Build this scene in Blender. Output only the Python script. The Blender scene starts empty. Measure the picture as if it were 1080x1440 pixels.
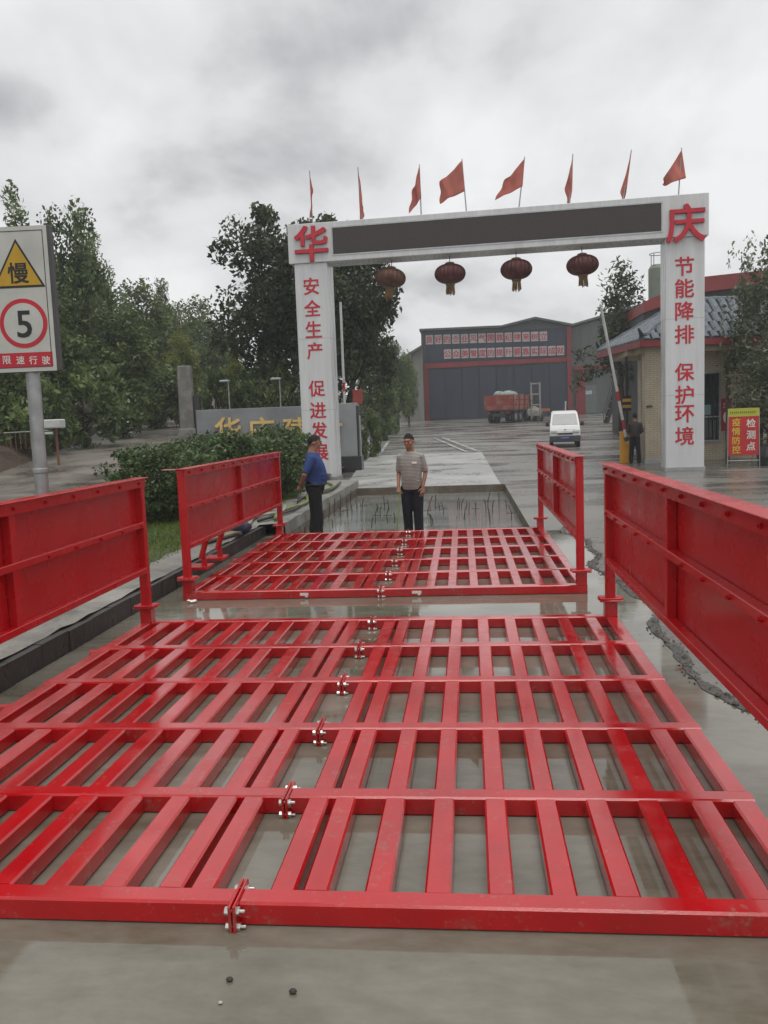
import bpy, bmesh, math, random
import numpy as np
from mathutils import Vector, Matrix, Euler
R = math.radians
random.seed(7); RNG = np.random.default_rng(7)
scene = bpy.context.scene
COL = scene.collection

# ------------------------------------------------------------------ camera
F_PX, PITCH, YAW, ROLL, CAM_H = 1189.8, 0.1068, 0.0997, -0.0377, 1.851
cy_, sy_ = math.cos(YAW), math.sin(YAW); cp_, sp_ = math.cos(PITCH), math.sin(PITCH)
FW = Vector((-sy_*cp_, cy_*cp_, -sp_)); RT0 = Vector((cy_, sy_, 0)); UP0 = RT0.cross(FW)
RT = math.cos(ROLL)*RT0 + math.sin(ROLL)*UP0; UP = -math.sin(ROLL)*RT0 + math.cos(ROLL)*UP0
CAMP = Vector((0, 0, CAM_H))
cam = bpy.data.cameras.new('camera'); camo = bpy.data.objects.new('camera', cam); COL.objects.link(camo)
m3 = Matrix((RT, UP, -FW)).transposed()
camo.matrix_world = Matrix.Translation(CAMP) @ m3.to_4x4()
cam.sensor_fit = 'VERTICAL'; cam.sensor_height = 36; cam.sensor_width = 27
cam.lens = F_PX/1440*36; cam.clip_start = .05; cam.clip_end = 3000
scene.camera = camo
scene.render.resolution_x, scene.render.resolution_y = 768, 1024

def at(px, py, Y):
    """the point of the place that stands Y metres ahead, seen at a pixel of the survey photograph"""
    d = FW + (px-540)/F_PX*RT - (py-720)/F_PX*UP
    return CAMP + d*(Y/d.y)

# ------------------------------------------------------------------ world, sun, exposure
world = bpy.data.worlds.new('World'); scene.world = world; world.use_nodes = True
nt = world.node_tree; N = nt.nodes; L = nt.links; N.clear()
wout = N.new('ShaderNodeOutputWorld'); bg = N.new('ShaderNodeBackground'); bg.inputs['Strength'].default_value = .1
sky = N.new('ShaderNodeTexSky'); sky.sky_type = 'NISHITA'; sky.sun_disc = False
sky.sun_elevation = R(76); sky.sun_rotation = R(155); sky.air_density = 1.5; sky.dust_density = 4
tc = N.new('ShaderNodeTexCoord'); sep = N.new('ShaderNodeSeparateXYZ'); L.new(tc.outputs['Generated'], sep.inputs[0])
zz = N.new('ShaderNodeMath'); zz.operation = 'MAXIMUM'; L.new(sep.outputs['Z'], zz.inputs[0]); zz.inputs[1].default_value = 0
za = N.new('ShaderNodeMath'); za.operation = 'ADD'; L.new(zz.outputs[0], za.inputs[0]); za.inputs[1].default_value = .38
cmb = N.new('ShaderNodeCombineXYZ')
for k in 'XYZ': L.new(za.outputs[0], cmb.inputs[k])
dv = N.new('ShaderNodeVectorMath'); dv.operation = 'DIVIDE'; L.new(tc.outputs['Generated'], dv.inputs[0]); L.new(cmb.outputs[0], dv.inputs[1])
mp = N.new('ShaderNodeMapping'); L.new(dv.outputs[0], mp.inputs[0]); mp.inputs['Location'].default_value = (2.35, 7.1, 0); mp.inputs['Scale'].default_value = (1, .8, .4)
nz = N.new('ShaderNodeTexNoise'); nz.inputs['Scale'].default_value = 2.6; nz.inputs['Detail'].default_value = 8; nz.inputs['Roughness'].default_value = .5
nz.inputs['Distortion'].default_value = .15
L.new(mp.outputs[0], nz.inputs['Vector'])
cr = N.new('ShaderNodeValToRGB'); L.new(nz.outputs['Fac'], cr.inputs[0])
e = cr.color_ramp.elements
e[0].position = .32; e[0].color = (.40, .41, .425, 1)
e[1].position = .60; e[1].color = (.87, .87, .875, 1)
mid = e.new(.46); mid.color = (.72, .725, .735, 1)
mul = N.new('ShaderNodeVectorMath'); mul.operation = 'SCALE'; L.new(cr.outputs[0], mul.inputs[0]); mul.inputs['Scale'].default_value = 10.0
mx = N.new('ShaderNodeMix'); mx.data_type = 'RGBA'; mx.inputs['Factor'].default_value = .95
L.new(sky.outputs[0], mx.inputs['A']); L.new(mul.outputs[0], mx.inputs['B'])
L.new(mx.outputs['Result'], bg.inputs['Color']); L.new(bg.outputs[0], wout.inputs['Surface'])

sun = bpy.data.lights.new('sun', 'SUN'); sun.energy = 1.5; sun.angle = R(40); sun.color = (1, .97, .93)
suno = bpy.data.objects.new('sun', sun); COL.objects.link(suno)
suno.rotation_euler = (R(14), 0, R(25))
vs = scene.view_settings; vs.view_transform = 'Standard'; vs.look = 'None'; vs.exposure = 0.12; vs.gamma = 1; vs.use_curve_mapping = False
scene.cycles.max_bounces = 6; scene.cycles.diffuse_bounces = 3; scene.cycles.glossy_bounces = 4
scene.cycles.use_denoising = True
scene.cycles.sample_clamp_indirect = 5

# ------------------------------------------------------------------ materials
MATS = {}
def mat(name, col, rough=.6, metal=0, var=.15, vscale=3.0, rvar=0.0, rscale=4.0, bump=0.0, bscale=30.0, col2=None, c2pos=(.45, .7),
        coat=0, spec=.5, stretch=(1, 1, 1), emit=None, coord='world', alpha=None, detail=5):
    if name in MATS: return MATS[name]
    m = bpy.data.materials.new(name); m.use_nodes = True; t = m.node_tree; n = t.nodes; l = t.links
    b = n['Principled BSDF']
    b.inputs['Metallic'].default_value = metal; b.inputs['Roughness'].default_value = rough
    b.inputs['Specular IOR Level'].default_value = spec
    b.inputs['Coat Weight'].default_value = coat; b.inputs['Coat Roughness'].default_value = .08
    if coord == 'world':
        g = n.new('ShaderNodeNewGeometry'); src = g.outputs['Position']
    else:
        g = n.new('ShaderNodeTexCoord'); src = g.outputs['Object']
    mpn = n.new('ShaderNodeMapping'); mpn.inputs['Scale'].default_value = stretch; l.new(src, mpn.inputs[0])
    nn = n.new('ShaderNodeTexNoise'); nn.inputs['Scale'].default_value = vscale; nn.inputs['Detail'].default_value = detail; nn.inputs['Roughness'].default_value = .6
    l.new(mpn.outputs[0], nn.inputs['Vector'])
    rp = n.new('ShaderNodeValToRGB'); l.new(nn.outputs['Fac'], rp.inputs[0])
    c = col; c2 = col2
    e = rp.color_ramp.elements
    if c2 is None:
        e[0].position = .3; e[1].position = .7
        e[0].color = tuple(max(0, x*(1-var)) for x in c) + (1,); e[1].color = tuple(min(1, x*(1+var)) for x in c) + (1,)
    else:
        e[0].position, e[1].position = c2pos; e[0].color = tuple(c) + (1,); e[1].color = tuple(c2) + (1,)
    l.new(rp.outputs[0], b.inputs['Base Color'])
    if rvar:
        n2 = n.new('ShaderNodeTexNoise'); n2.inputs['Scale'].default_value = rscale; n2.inputs['Detail'].default_value = 4
        l.new(mpn.outputs[0], n2.inputs['Vector'])
        mr = n.new('ShaderNodeMapRange'); l.new(n2.outputs['Fac'], mr.inputs[0])
        mr.inputs[1].default_value = .35; mr.inputs[2].default_value = .65
        mr.inputs[3].default_value = max(.02, rough-rvar); mr.inputs[4].default_value = min(1, rough+rvar)
        l.new(mr.outputs[0], b.inputs['Roughness'])
    if bump:
        n3 = n.new('ShaderNodeTexNoise'); n3.inputs['Scale'].default_value = bscale; n3.inputs['Detail'].default_value = 4
        l.new(mpn.outputs[0], n3.inputs['Vector'])
        bp = n.new('ShaderNodeBump'); bp.inputs['Strength'].default_value = bump; bp.inputs['Distance'].default_value = .02
        l.new(n3.outputs['Fac'], bp.inputs['Height']); l.new(bp.outputs[0], b.inputs['Normal'])
    if emit:
        b.inputs['Emission Color'].default_value = tuple(emit) + (1,); b.inputs['Emission Strength'].default_value = 1
    MATS[name] = m
    return m

PANEL_RED = mat('panel_red_paint', (.43, .004, .0075), rough=.26, rvar=.08, rscale=3, vscale=1.2, var=.09, bump=.03, bscale=60, spec=.5)
def red_paint():
    m = mat('wet_red_paint', (.42, .003, .006), rough=.15, rvar=.12, rscale=6, vscale=2.2, var=.16, bump=.05, bscale=140, coat=.4, spec=.5)
    m.node_tree.nodes['Principled BSDF'].inputs['Coat IOR'].default_value = 1.5
    t = m.node_tree; n = t.nodes; l = t.links; b = n['Principled BSDF']
    rp = [x for x in n if x.type == 'VALTORGB'][0]; mpn = [x for x in n if x.type == 'MAPPING'][0]
    # thin dried mud film, in blotches and scuffs
    a = n.new('ShaderNodeTexNoise'); a.inputs['Scale'].default_value = 5.5; a.inputs['Detail'].default_value = 8; a.inputs['Roughness'].default_value = .7
    l.new(mpn.outputs[0], a.inputs['Vector'])
    r2 = n.new('ShaderNodeValToRGB'); l.new(a.outputs['Fac'], r2.inputs[0])
    r2.color_ramp.elements[0].position = .57; r2.color_ramp.elements[0].color = (0, 0, 0, 1)
    r2.color_ramp.elements[1].position = .75; r2.color_ramp.elements[1].color = (.5, .5, .5, 1)
    mxn = n.new('ShaderNodeMix'); mxn.data_type = 'RGBA'; l.new(r2.outputs[0], mxn.inputs['Factor'])
    l.new(rp.outputs[0], mxn.inputs['A']); mxn.inputs['B'].default_value = (.20, .10, .08, 1)
    # grit and dried splashes
    a2 = n.new('ShaderNodeTexNoise'); a2.inputs['Scale'].default_value = 38; a2.inputs['Detail'].default_value = 5; a2.inputs['Roughness'].default_value = .65
    l.new(mpn.outputs[0], a2.inputs['Vector'])
    mm = n.new('ShaderNodeMath'); mm.operation = 'MULTIPLY_ADD'; l.new(a.outputs['Fac'], mm.inputs[0]); mm.inputs[1].default_value = .6; l.new(a2.outputs['Fac'], mm.inputs[2])
    r3 = n.new('ShaderNodeValToRGB'); l.new(mm.outputs[0], r3.inputs[0])
    r3.color_ramp.elements[0].position = .90; r3.color_ramp.elements[0].color = (0, 0, 0, 1)
    r3.color_ramp.elements[1].position = 1.0; r3.color_ramp.elements[1].color = (.28, .28, .28, 1)
    mx3 = n.new('ShaderNodeMix'); mx3.data_type = 'RGBA'; l.new(r3.outputs[0], mx3.inputs['Factor'])
    l.new(mxn.outputs['Result'], mx3.inputs['A']); mx3.inputs['B'].default_value = (.26, .19, .14, 1)
    l.new(mx3.outputs['Result'], b.inputs['Base Color'])
    return m
RED = red_paint()

def wet_ground(name, c0, c1, r0, r1, scale=.35, bump=.25, puddle=.5, seams=False, bscale=14, stretch=(1, 1, 1)):
    m = bpy.data.materials.new(name); m.use_nodes = True; t = m.node_tree; n = t.nodes; l = t.links; b = n['Principled BSDF']
    g = n.new('ShaderNodeNewGeometry'); mpn = n.new('ShaderNodeMapping'); mpn.inputs['Scale'].default_value = stretch; l.new(g.outputs['Position'], mpn.inputs[0])
    big = n.new('ShaderNodeTexNoise'); big.inputs['Scale'].default_value = scale; big.inputs['Detail'].default_value = 7; big.inputs['Roughness'].default_value = .62; big.inputs['Distortion'].default_value = .4
    l.new(mpn.outputs[0], big.inputs['Vector'])
    fine = n.new('ShaderNodeTexNoise'); fine.inputs['Scale'].default_value = 9; fine.inputs['Detail'].default_value = 8; fine.inputs['Roughness'].default_value = .7
    l.new(mpn.outputs[0], fine.inputs['Vector'])
    ad = n.new('ShaderNodeMath'); ad.operation = 'MULTIPLY_ADD'; l.new(fine.outputs['Fac'], ad.inputs[0]); ad.inputs[1].default_value = .35; l.new(big.outputs['Fac'], ad.inputs[2])
    cr = n.new('ShaderNodeValToRGB'); l.new(ad.outputs[0], cr.inputs[0]); e = cr.color_ramp.elements
    e[0].position = .5; e[0].color = tuple(c0)+(1,); e[1].position = .82; e[1].color = tuple(c1)+(1,)
    l.new(cr.outputs[0], b.inputs['Base Color'])
    mr = n.new('ShaderNodeMapRange'); l.new(ad.outputs[0], mr.inputs[0]); mr.inputs[1].default_value = puddle; mr.inputs[2].default_value = puddle+.28
    mr.inputs[3].default_value = r0; mr.inputs[4].default_value = r1; l.new(mr.outputs[0], b.inputs['Roughness'])
    n3 = n.new('ShaderNodeTexNoise'); n3.inputs['Scale'].default_value = bscale; n3.inputs['Detail'].default_value = 6; l.new(mpn.outputs[0], n3.inputs['Vector'])
    ml = n.new('ShaderNodeMath'); ml.operation = 'MULTIPLY'; l.new(n3.outputs['Fac'], ml.inputs[0]); l.new(mr.outputs[0], ml.inputs[1])
    bp = n.new('ShaderNodeBump'); bp.inputs['Strength'].default_value = bump; bp.inputs['Distance'].default_value = .05
    l.new(ml.outputs[0], bp.inputs['Height']); l.new(bp.outputs[0], b.inputs['Normal'])
    MATS[name] = m; return m
M_YARD = wet_ground('wet_yard_concrete', (.065, .061, .053), (.20, .19, .17), .04, .42, scale=.5, bump=.55, stretch=(.4, 1, 1))
M_SLAB = wet_ground('wet_light_concrete', (.24, .24, .23), (.40, .40, .385), .16, .5, scale=.6, bump=.3)
M_ROUGH = wet_ground('rough_concrete', (.12, .115, .10), (.30, .29, .26), .3, .8, scale=1.6, bump=.9, bscale=22)
M_ROAD = wet_ground('wet_side_road', (.10, .09, .075), (.20, .18, .155), .14, .5, scale=.5, bump=.4)
M_WATER = wet_ground('muddy_water', (.10, .09, .062), (.20, .19, .155), .012, .09, scale=.9, bump=.08, puddle=.62, bscale=9, stretch=(.6, 1.4, 1))
M_PIT = wet_ground('pit_water', (.16, .168, .155), (.25, .258, .24), .02, .12, scale=.7, bump=.12, puddle=.6, bscale=8, stretch=(.6, 1.6, 1))
M_LAWN = wet_ground('lawn_soil', (.03, .05, .012), (.075, .10, .025), .6, .95, scale=1.2, bump=.8, bscale=30)
M_DARKCONC = mat('dark_wet_kerb', (.035, .032, .03), .45, var=.5, vscale=4, bump=.5, bscale=18, rvar=.2)
M_SOIL = wet_ground('brown_verge', (.045, .028, .018), (.09, .06, .04), .5, .9, scale=.8, bump=.8)
M_WHITE = mat('white_gate_panel', (.60, .61, .61), .32, var=.10, vscale=1.6, rvar=.1, bump=.03, bscale=3, stretch=(2.5, 2.5, .22))
M_LED = mat('led_screen', (.040, .028, .026), .4, var=.2, vscale=20)
M_LETTER = mat('red_letter', (.50, .012, .03), .4, var=.12)
M_GALV = mat('galvanised', (.35, .36, .36), .42, metal=.6, var=.2, vscale=6, rvar=.12)
M_BOLT = mat('zinc_bolt', (.62, .60, .56), .3, metal=.9, var=.15, vscale=40)
M_DARK = mat('dark_metal', (.03, .03, .032), .45, var=.3)
M_BLACK = mat('black_rubber', (.018, .018, .018), .7, var=.3)
M_GLASS = mat('dark_glass', (.02, .024, .028), .06, var=.1, spec=.7)
M_BARK = mat('bark', (.055, .042, .03), .9, var=.4, vscale=6, bump=.6, bscale=12)

def leafmat(name, c0, c1, rough=.45, scale=.7):
    m = mat(name, c0, rough, col2=c1, c2pos=(.36, .66), vscale=scale, detail=8, spec=.35)
    t = m.node_tree; n = t.nodes; l = t.links; b = n['Principled BSDF']
    at_ = n.new('ShaderNodeAttribute'); at_.attribute_name = 'tint'
    hs = n.new('ShaderNodeHueSaturation'); rp = [x for x in n if x.type == 'VALTORGB'][0]
    l.new(rp.outputs[0], hs.inputs['Color']); l.new(at_.outputs['Fac'], hs.inputs['Value'])
    l.new(hs.outputs[0], b.inputs['Base Color'])
    tr = n.new('ShaderNodeBsdfTranslucent'); l.new(hs.outputs[0], tr.inputs['Color'])
    ms = n.new('ShaderNodeMixShader'); ms.inputs[0].default_value = .28
    l.new(b.outputs[0], ms.inputs[1]); l.new(tr.outputs[0], ms.inputs[2]); l.new(ms.outputs[0], n['Material Output'].inputs[0])
    return m
LF_DARK = leafmat('leaf_dark', (.032, .05, .022), (.075, .10, .04))
LF_FOREST = leafmat('leaf_forest', (.075, .12, .042), (.165, .215, .075))
LF_YELLOW = leafmat('leaf_yellow_green', (.13, .17, .03), (.26, .28, .06))
LF_HEDGE = leafmat('leaf_hedge', (.05, .09, .03), (.125, .17, .07), rough=.35)
LF_GREY = leafmat('leaf_grey_green', (.10, .12, .07), (.20, .22, .14))
LF_GRASS = leafmat('grass_blade', (.07, .125, .018), (.16, .22, .04), rough=.5, scale=1.5)

# ------------------------------------------------------------------ mesh helpers
class MB:
    def __init__(s): s.v = []; s.f = []; s.mi = []; s.cur = 0
    def add(s, vs, fs):
        o = len(s.v); s.v += [tuple(v) for v in vs]; s.f += [tuple(i+o for i in f) for f in fs]; s.mi += [s.cur]*len(fs); return s
    def box(s, c, d, rot=None, taper=1.0):
        x, y, z = d[0]/2, d[1]/2, d[2]/2
        vs = [Vector((sx*x*(taper if sz > 0 else 1), sy*y*(taper if sz > 0 else 1), sz*z)) for sz in (-1, 1) for sy in (-1, 1) for sx in (-1, 1)]
        if rot is not None: M = Euler(rot).to_matrix(); vs = [M @ v for v in vs]
        c = Vector(c)
        return s.add([v+c for v in vs], [(0, 2, 3, 1), (4, 5, 7, 6), (0, 1, 5, 4), (2, 6, 7, 3), (0, 4, 6, 2), (1, 3, 7, 5)])
    def box2(s, a, b): return s.box([(a[i]+b[i])/2 for i in range(3)], [abs(b[i]-a[i]) for i in range(3)])
    def tube(s, pts, rad, n=8, cap=True, flat=None):
        pts = [Vector(p) for p in pts]; k = len(pts)
        if not isinstance(rad, (list, tuple)): rad = [rad]*k
        vs = []; up = Vector((0, 0, 1))
        prev = None
        for i, p in enumerate(pts):
            t = (pts[min(i+1, k-1)]-pts[max(i-1, 0)]).normalized()
            if prev is None:
                a = up if abs(t.z) < .9 else Vector((0, 1, 0)); u = t.cross(a).normalized()
            else:
                u = (prev - t*prev.dot(t)).normalized()
            prev = u; w = t.cross(u).normalized()
            for j in range(n):
                an = 2*math.pi*j/n; r = rad[i]
                if isinstance(r, (tuple, list)): vs.append(p + u*math.cos(an)*r[0] + w*math.sin(an)*r[1])
                else: vs.append(p + u*math.cos(an)*r + w*math.sin(an)*r)
        fs = [(i*n+j, i*n+(j+1) % n, (i+1)*n+(j+1) % n, (i+1)*n+j) for i in range(k-1) for j in range(n)]
        if cap: fs += [tuple(range(n-1, -1, -1)), tuple((k-1)*n+j for j in range(n))]
        return s.add(vs, fs)
    def lathe(s, prof, c=(0, 0, 0), n=24, ripple=0):
        vs = []; k = len(prof)
        for i, (r, z) in enumerate(prof):
            for j in range(n):
                an = 2*math.pi*j/n; rr = r*(1-ripple*(j % 2)); vs.append((c[0]+rr*math.cos(an), c[1]+rr*math.sin(an), c[2]+z))
        fs = [(i*n+j, i*n+(j+1) % n, (i+1)*n+(j+1) % n, (i+1)*n+j) for i in range(k-1) for j in range(n)]
        fs += [tuple(range(n-1, -1, -1)), tuple((k-1)*n+j for j in range(n))]
        return s.add(vs, fs)
    def prism(s, poly, a, b, axis='y'):
        """poly in the two other axes, extruded from a to b"""
        k = len(poly); mk = {'y': lambda p, t: (p[0], t, p[1]), 'x': lambda p, t: (t, p[0], p[1]), 'z': lambda p, t: (p[0], p[1], t)}[axis]
        vs = [mk(p, a) for p in poly] + [mk(p, b) for p in poly]
        fs = [(i, (i+1) % k, k+(i+1) % k, k+i) for i in range(k)] + [tuple(range(k-1, -1, -1)), tuple(range(k, 2*k))]
        return s.add(vs, fs)
    def mesh(s, name, bevel=0, smooth=False, seg=1):
        me = bpy.data.meshes.new(name); me.from_pydata(s.v, [], s.f)
        bm = bmesh.new(); bm.from_mesh(me)
        bmesh.ops.recalc_face_normals(bm, faces=bm.faces)
        if bevel:
            eds = [e for e in bm.edges if len(e.link_faces) == 2 and e.calc_face_angle(0) > .6]
            bmesh.ops.bevel(bm, geom=eds, offset=bevel, segments=seg, affect='EDGES', clamp_overlap=True)
        bm.to_mesh(me); bm.free()
        if smooth: me.shade_smooth()
        return me
    def build(s, name, m, parent=None, bevel=0, smooth=False, loc=(0, 0, 0), rot=(0, 0, 0), seg=1):
        return link(name, s.mesh(name, bevel, smooth, seg), m, parent, loc, rot)

def link(name, me, m=None, parent=None, loc=(0, 0, 0), rot=(0, 0, 0), scale=(1, 1, 1)):
    if m is not None and not me.materials: me.materials.append(m)
    o = bpy.data.objects.new(name, me); COL.objects.link(o); o.parent = parent; o.location = loc; o.rotation_euler = rot; o.scale = scale
    return o
def tag(o, label, cat, group=None):
    o['label'] = label; o['category'] = cat
    if group: o['group'] = group
    return o
def thing(name, label, cat, loc=(0, 0, 0), rz=0, group=None, scale=(1, 1, 1)):
    o = bpy.data.objects.new(name, None); o.empty_display_size = .2; COL.objects.link(o); o.location = loc; o.rotation_euler = (0, 0, rz); o.scale = scale
    return tag(o, label, cat, group)
def struct(o, kind='structure'): o['kind'] = kind; return o
def mesh_np(name, V, Fq, tint=None):
    me = bpy.data.meshes.new(name); nv = len(V); nf = len(Fq); k = Fq.shape[1]
    me.vertices.add(nv); me.vertices.foreach_set('co', V.astype(np.float32).ravel())
    me.loops.add(nf*k); me.loops.foreach_set('vertex_index', Fq.astype(np.int32).ravel())
    me.polygons.add(nf); me.polygons.foreach_set('loop_start', np.arange(0, nf*k, k, dtype=np.int32))
    if tint is not None:
        at_ = me.attributes.new('tint', 'FLOAT', 'FACE'); at_.data.foreach_set('value', tint.astype(np.float32))
    me.update(calc_edges=True); me.validate(); return me

TXT = {}
def text_mesh(ch, bold=.02, depth=.02):
    key = (ch, bold, depth)
    if key in TXT: return TXT[key]
    c = bpy.data.curves.new('lettering', 'FONT'); c.body = ch; c.extrude = 1.0; c.resolution_u = 3
    o = bpy.data.objects.new('lettering', c); COL.objects.link(o); bpy.context.view_layer.update()
    dg = bpy.context.evaluated_depsgraph_get(); me = bpy.data.meshes.new_from_object(o.evaluated_get(dg))
    bpy.data.objects.remove(o); bpy.data.curves.remove(c)
    n = len(me.vertices); co = np.empty(n*3, np.float32); me.vertices.foreach_get('co', co); co = co.reshape(-1, 3)
    fs = [tuple(p.vertices) for p in me.polygons]; bpy.data.meshes.remove(me)
    mn, mx_ = co.min(0), co.max(0); co -= (mn+mx_)/2
    co[:, :2] /= max((mx_-mn)[:2])*(1+bold)
    V = []; F_l = []     # heavier strokes: the outline laid a few times, each a hair shallower
    for k, (dx, dy) in enumerate(((0, 0), (-1, -1), (1, -1), (-1, 1), (1, 1), (1, 0), (-1, 0), (0, 1), (0, -1))):
        q = co.copy(); q[:, 0] += dx*bold*.5; q[:, 1] += dy*bold*.5; q[:, 2] *= depth*(1-.03*k)
        F_l += [tuple(i+len(V) for i in f) for f in fs]; V += [tuple(map(float, v)) for v in q]
    me = bpy.data.meshes.new('character'); me.from_pydata(V, [], F_l)
    TXT[key] = me; return me
def glyph(ch, parent, m, loc, h, bold=.02, depth=.02, sx=1.0, name='character', rz=0, sz=None):
    me = text_mesh(ch, bold, depth).copy()
    return link(name, me, m, parent, loc, (R(90), 0, rz), (h*sx, h, 1 if sz is None else sz))

# ------------------------------------------------------------------ terrain
def lerp_tab(y, tab): return float(np.interp(y, [a for a, b in tab], [b for a, b in tab]))
YTAB = [(-50, 0), (29, 0), (43, .2), (60, .62), (95, 1.75), (160, 2.6), (600, 4)]
def gz(y): return lerp_tab(y, YTAB)
LTAB = [(-50, .2), (13, .22), (22, .62), (30, 1.15), (36, 1.5), (45, 2.0), (60, 2.6), (95, 3.6), (200, 6), (600, 12)]
def lz(x, y):
    edge = gz(y)+.2
    sh = 5.5*min(1, max(0, (y-34)/12))
    if y > 34 and x > -4.2-sh: return gz(y)-.4
    t = min(1, max(0, (-4.2-sh-x)/5.0)); t = t*t*(3-2*t)
    v = edge*(1-t) + max(edge, lerp_tab(y, LTAB))*t
    if x < -17: v += min(7, (-17-x)*.16)
    return v
PX0, PX1, PY0, PY1 = -3.08, 1.02, 13.75, 23.5   # the open pit
PITZ = -.2
def grid(name, xs, ys, zf, m, skip=None, walls=None):
    V = [(x, y, zf(x, y)) for y in ys for x in xs]; nx = len(xs); Fc = []
    for j in range(len(ys)-1):
        for i in range(nx-1):
            if skip and skip((xs[i]+xs[i+1])/2, (ys[j]+ys[j+1])/2): continue
            Fc.append((j*nx+i, j*nx+i+1, (j+1)*nx+i+1, (j+1)*nx+i))
    me = bpy.data.meshes.new(name); me.from_pydata(V, [], Fc); me.shade_smooth()
    return link(name, me, m)
xs = [-150, -90, -40, -20, -10, -5, PX0, -2, -1, 0, PX1, 2, 4, 7, 12, 20, 40, 90, 150]
ys = [-60, -20, -8, 0, 4, 8, PY0, 17, 20, PY1, 26, 29, 33, 38, 43, 50, 60, 70, 82, 95, 120, 160, 230, 320]
ground = struct(grid('ground', xs, ys, lambda x, y: gz(y), M_YARD, lambda x, y: PX0 < x < PX1 and PY0 < y < PY1))
# pit sides and floor
mb = MB()
mb.add([(PX0, PY1, .006), (PX1, PY1, .006), (PX1, PY1, -.5), (PX0, PY1, -.5)], [(0, 1, 2, 3)])
n = 24
for sx_, x in ((0, PX0), (1, PX1)):
    top = [(x, PY0+(PY1-PY0)*i/n, .0) for i in range(n+1)]; bot = [(x+random.uniform(-.03, .03), PY0+(PY1-PY0)*i/n, -.5) for i in range(n+1)]
    mb.add(top+bot, [(i, i+1, n+2+i, n+1+i) for i in range(n)])
mb.add([(PX0, PY0, 0), (PX1, PY0, 0), (PX1, PY0, -.5), (PX0, PY0, -.5)], [(0, 3, 2, 1)])
struct(mb.build('pit_side', mat('muddy_concrete', (.10, .075, .05), .6, col2=(.17, .15, .12), vscale=2.5, bump=.8, bscale=12, rvar=.2)))
struct(grid('pit_water', [PX0-.05, -2, -1, 0, PX1+.05], [PY0-.05, 16, 18, 20, 22, PY1+.05], lambda x, y: PITZ, M_PIT))
# muddy water lying on the slab under and before the grates
V = []; Fc = []; ys_ = np.linspace(-3, 13.72, 90)
for y in ys_:
    xr = 1.60+.09*math.sin(y*1.7)+.05*math.sin(y*4.1)
    if y < 2.7: xr += (2.7-y)*2.5
    V += [(-3.39, y, .004), (-1, y, .004), (xr, y, .004)]
for j in range(len(ys_)-1): Fc += [(j*3, j*3+1, j*3+4, j*3+3), (j*3+1, j*3+2, j*3+5, j*3+4)]
me = bpy.data.meshes.new('puddle'); me.from_pydata(V, [], Fc); struct(link('puddle', me, M_WATER))
# light concrete ramp beyond the pit
mb = MB()
zz1 = gz(41)+.03
pr = [(-3.6, 23.52), (.92, 23.52), (.72, 41), (-4.6, 41)]
mb.add([(x, y, .006 if y < 30 else zz1) for x, y in pr] + [(-3.6, 25.2, .05), (.88, 25.2, .05), (-4.3, 34, .13), (.8, 34, .13)],
       [(0, 1, 5, 4), (4, 5, 7, 6), (6, 7, 2, 3)])
struct(mb.build('concrete_apron', M_SLAB))

# left verge: kerb, ledge, lawn
mb = MB(); k = 40
for i in range(k):
    y0 = -4+i*(13.9+4)/k; y1 = y0+(13.9+4)/k
    j = random.uniform(-.006, .006)
    mb.box2((-3.50, y0, -.1), (-3.40+j, y1-.004, .185+random.uniform(-.006, .004)))
struct(mb.build('kerb', M_DARKCONC))
V = []; Fc = []; ysl = np.linspace(-4, 24, 113)
for y in ysl:
    xr = -3.47 if y < 13.9 else PX0-.02
    j = random.uniform(-.02, .02)
    V += [(-3.95+random.uniform(-.05, .05), y, .215+random.uniform(-.012, .012)), (-3.7, y, .215+random.uniform(-.01, .012)), (xr+j*.5, y, .20+random.uniform(-.01, .01)), (xr+j*.3+.01, y, .03+j), (xr, y, -.4)]
for j in range(len(ysl)-1):
    for i in range(4):
        if ysl[j] < 13.9 and i >= 2: continue
        Fc.append((j*5+i, j*5+i+1, (j+1)*5+i+1, (j+1)*5+i))
me = bpy.data.meshes.new('concrete_ledge'); me.from_pydata(V, [], Fc); struct(link('concrete_ledge', me, M_ROUGH))
xsl = [-150, -100, -60, -40, -30, -24, -20, -17, -14, -12, -11, -10, -9.5, -9, -8.5, -8, -7.2, -6.4, -5.6, -5, -4.6, -4.2, -3.9]
ysl = [-30, -10, -4, 0, 4, 7, 10, 13, 16, 19, 22, 24]
lawn = struct(grid('lawn', xsl, ysl, lambda x, y: lz(x, y), M_LAWN))
struct(grid('verge', [x for x in xsl if x < -4.3]+[-4.45], [24, 26, 28, 30, 33, 36, 40, 45, 52, 60, 75, 95, 130, 200, 318], lambda x, y: lz(x, y), M_SOIL))
# the side road that climbs to the left
path = [(-8.2, -10), (-8.6, 4), (-9.3, 14), (-10.6, 22), (-12.4, 30), (-14.6, 38), (-17.4, 47), (-21, 58), (-26, 70)]
V = []; Fc = []; PW = 2.1
pp = []
for i in range(len(path)-1):
    for t in np.linspace(0, 1, 8, endpoint=False): pp.append((path[i][0]*(1-t)+path[i+1][0]*t, path[i][1]*(1-t)+path[i+1][1]*t))
for i, (x, y) in enumerate(pp):
    for o_ in (-PW*1.25, -PW*.5, 0, PW*.5, PW): V.append((x+o_, y, lz(x+o_, y)+.012+.05))
for i in range(len(pp)-1):
    for j in range(4): Fc.append((i*5+j, i*5+j+1, i*5+j+6, i*5+j+5))
me = bpy.data.meshes.new('road'); me.from_pydata(V, [], Fc); me.shade_smooth(); struct(link('road', me, M_ROAD))
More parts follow.
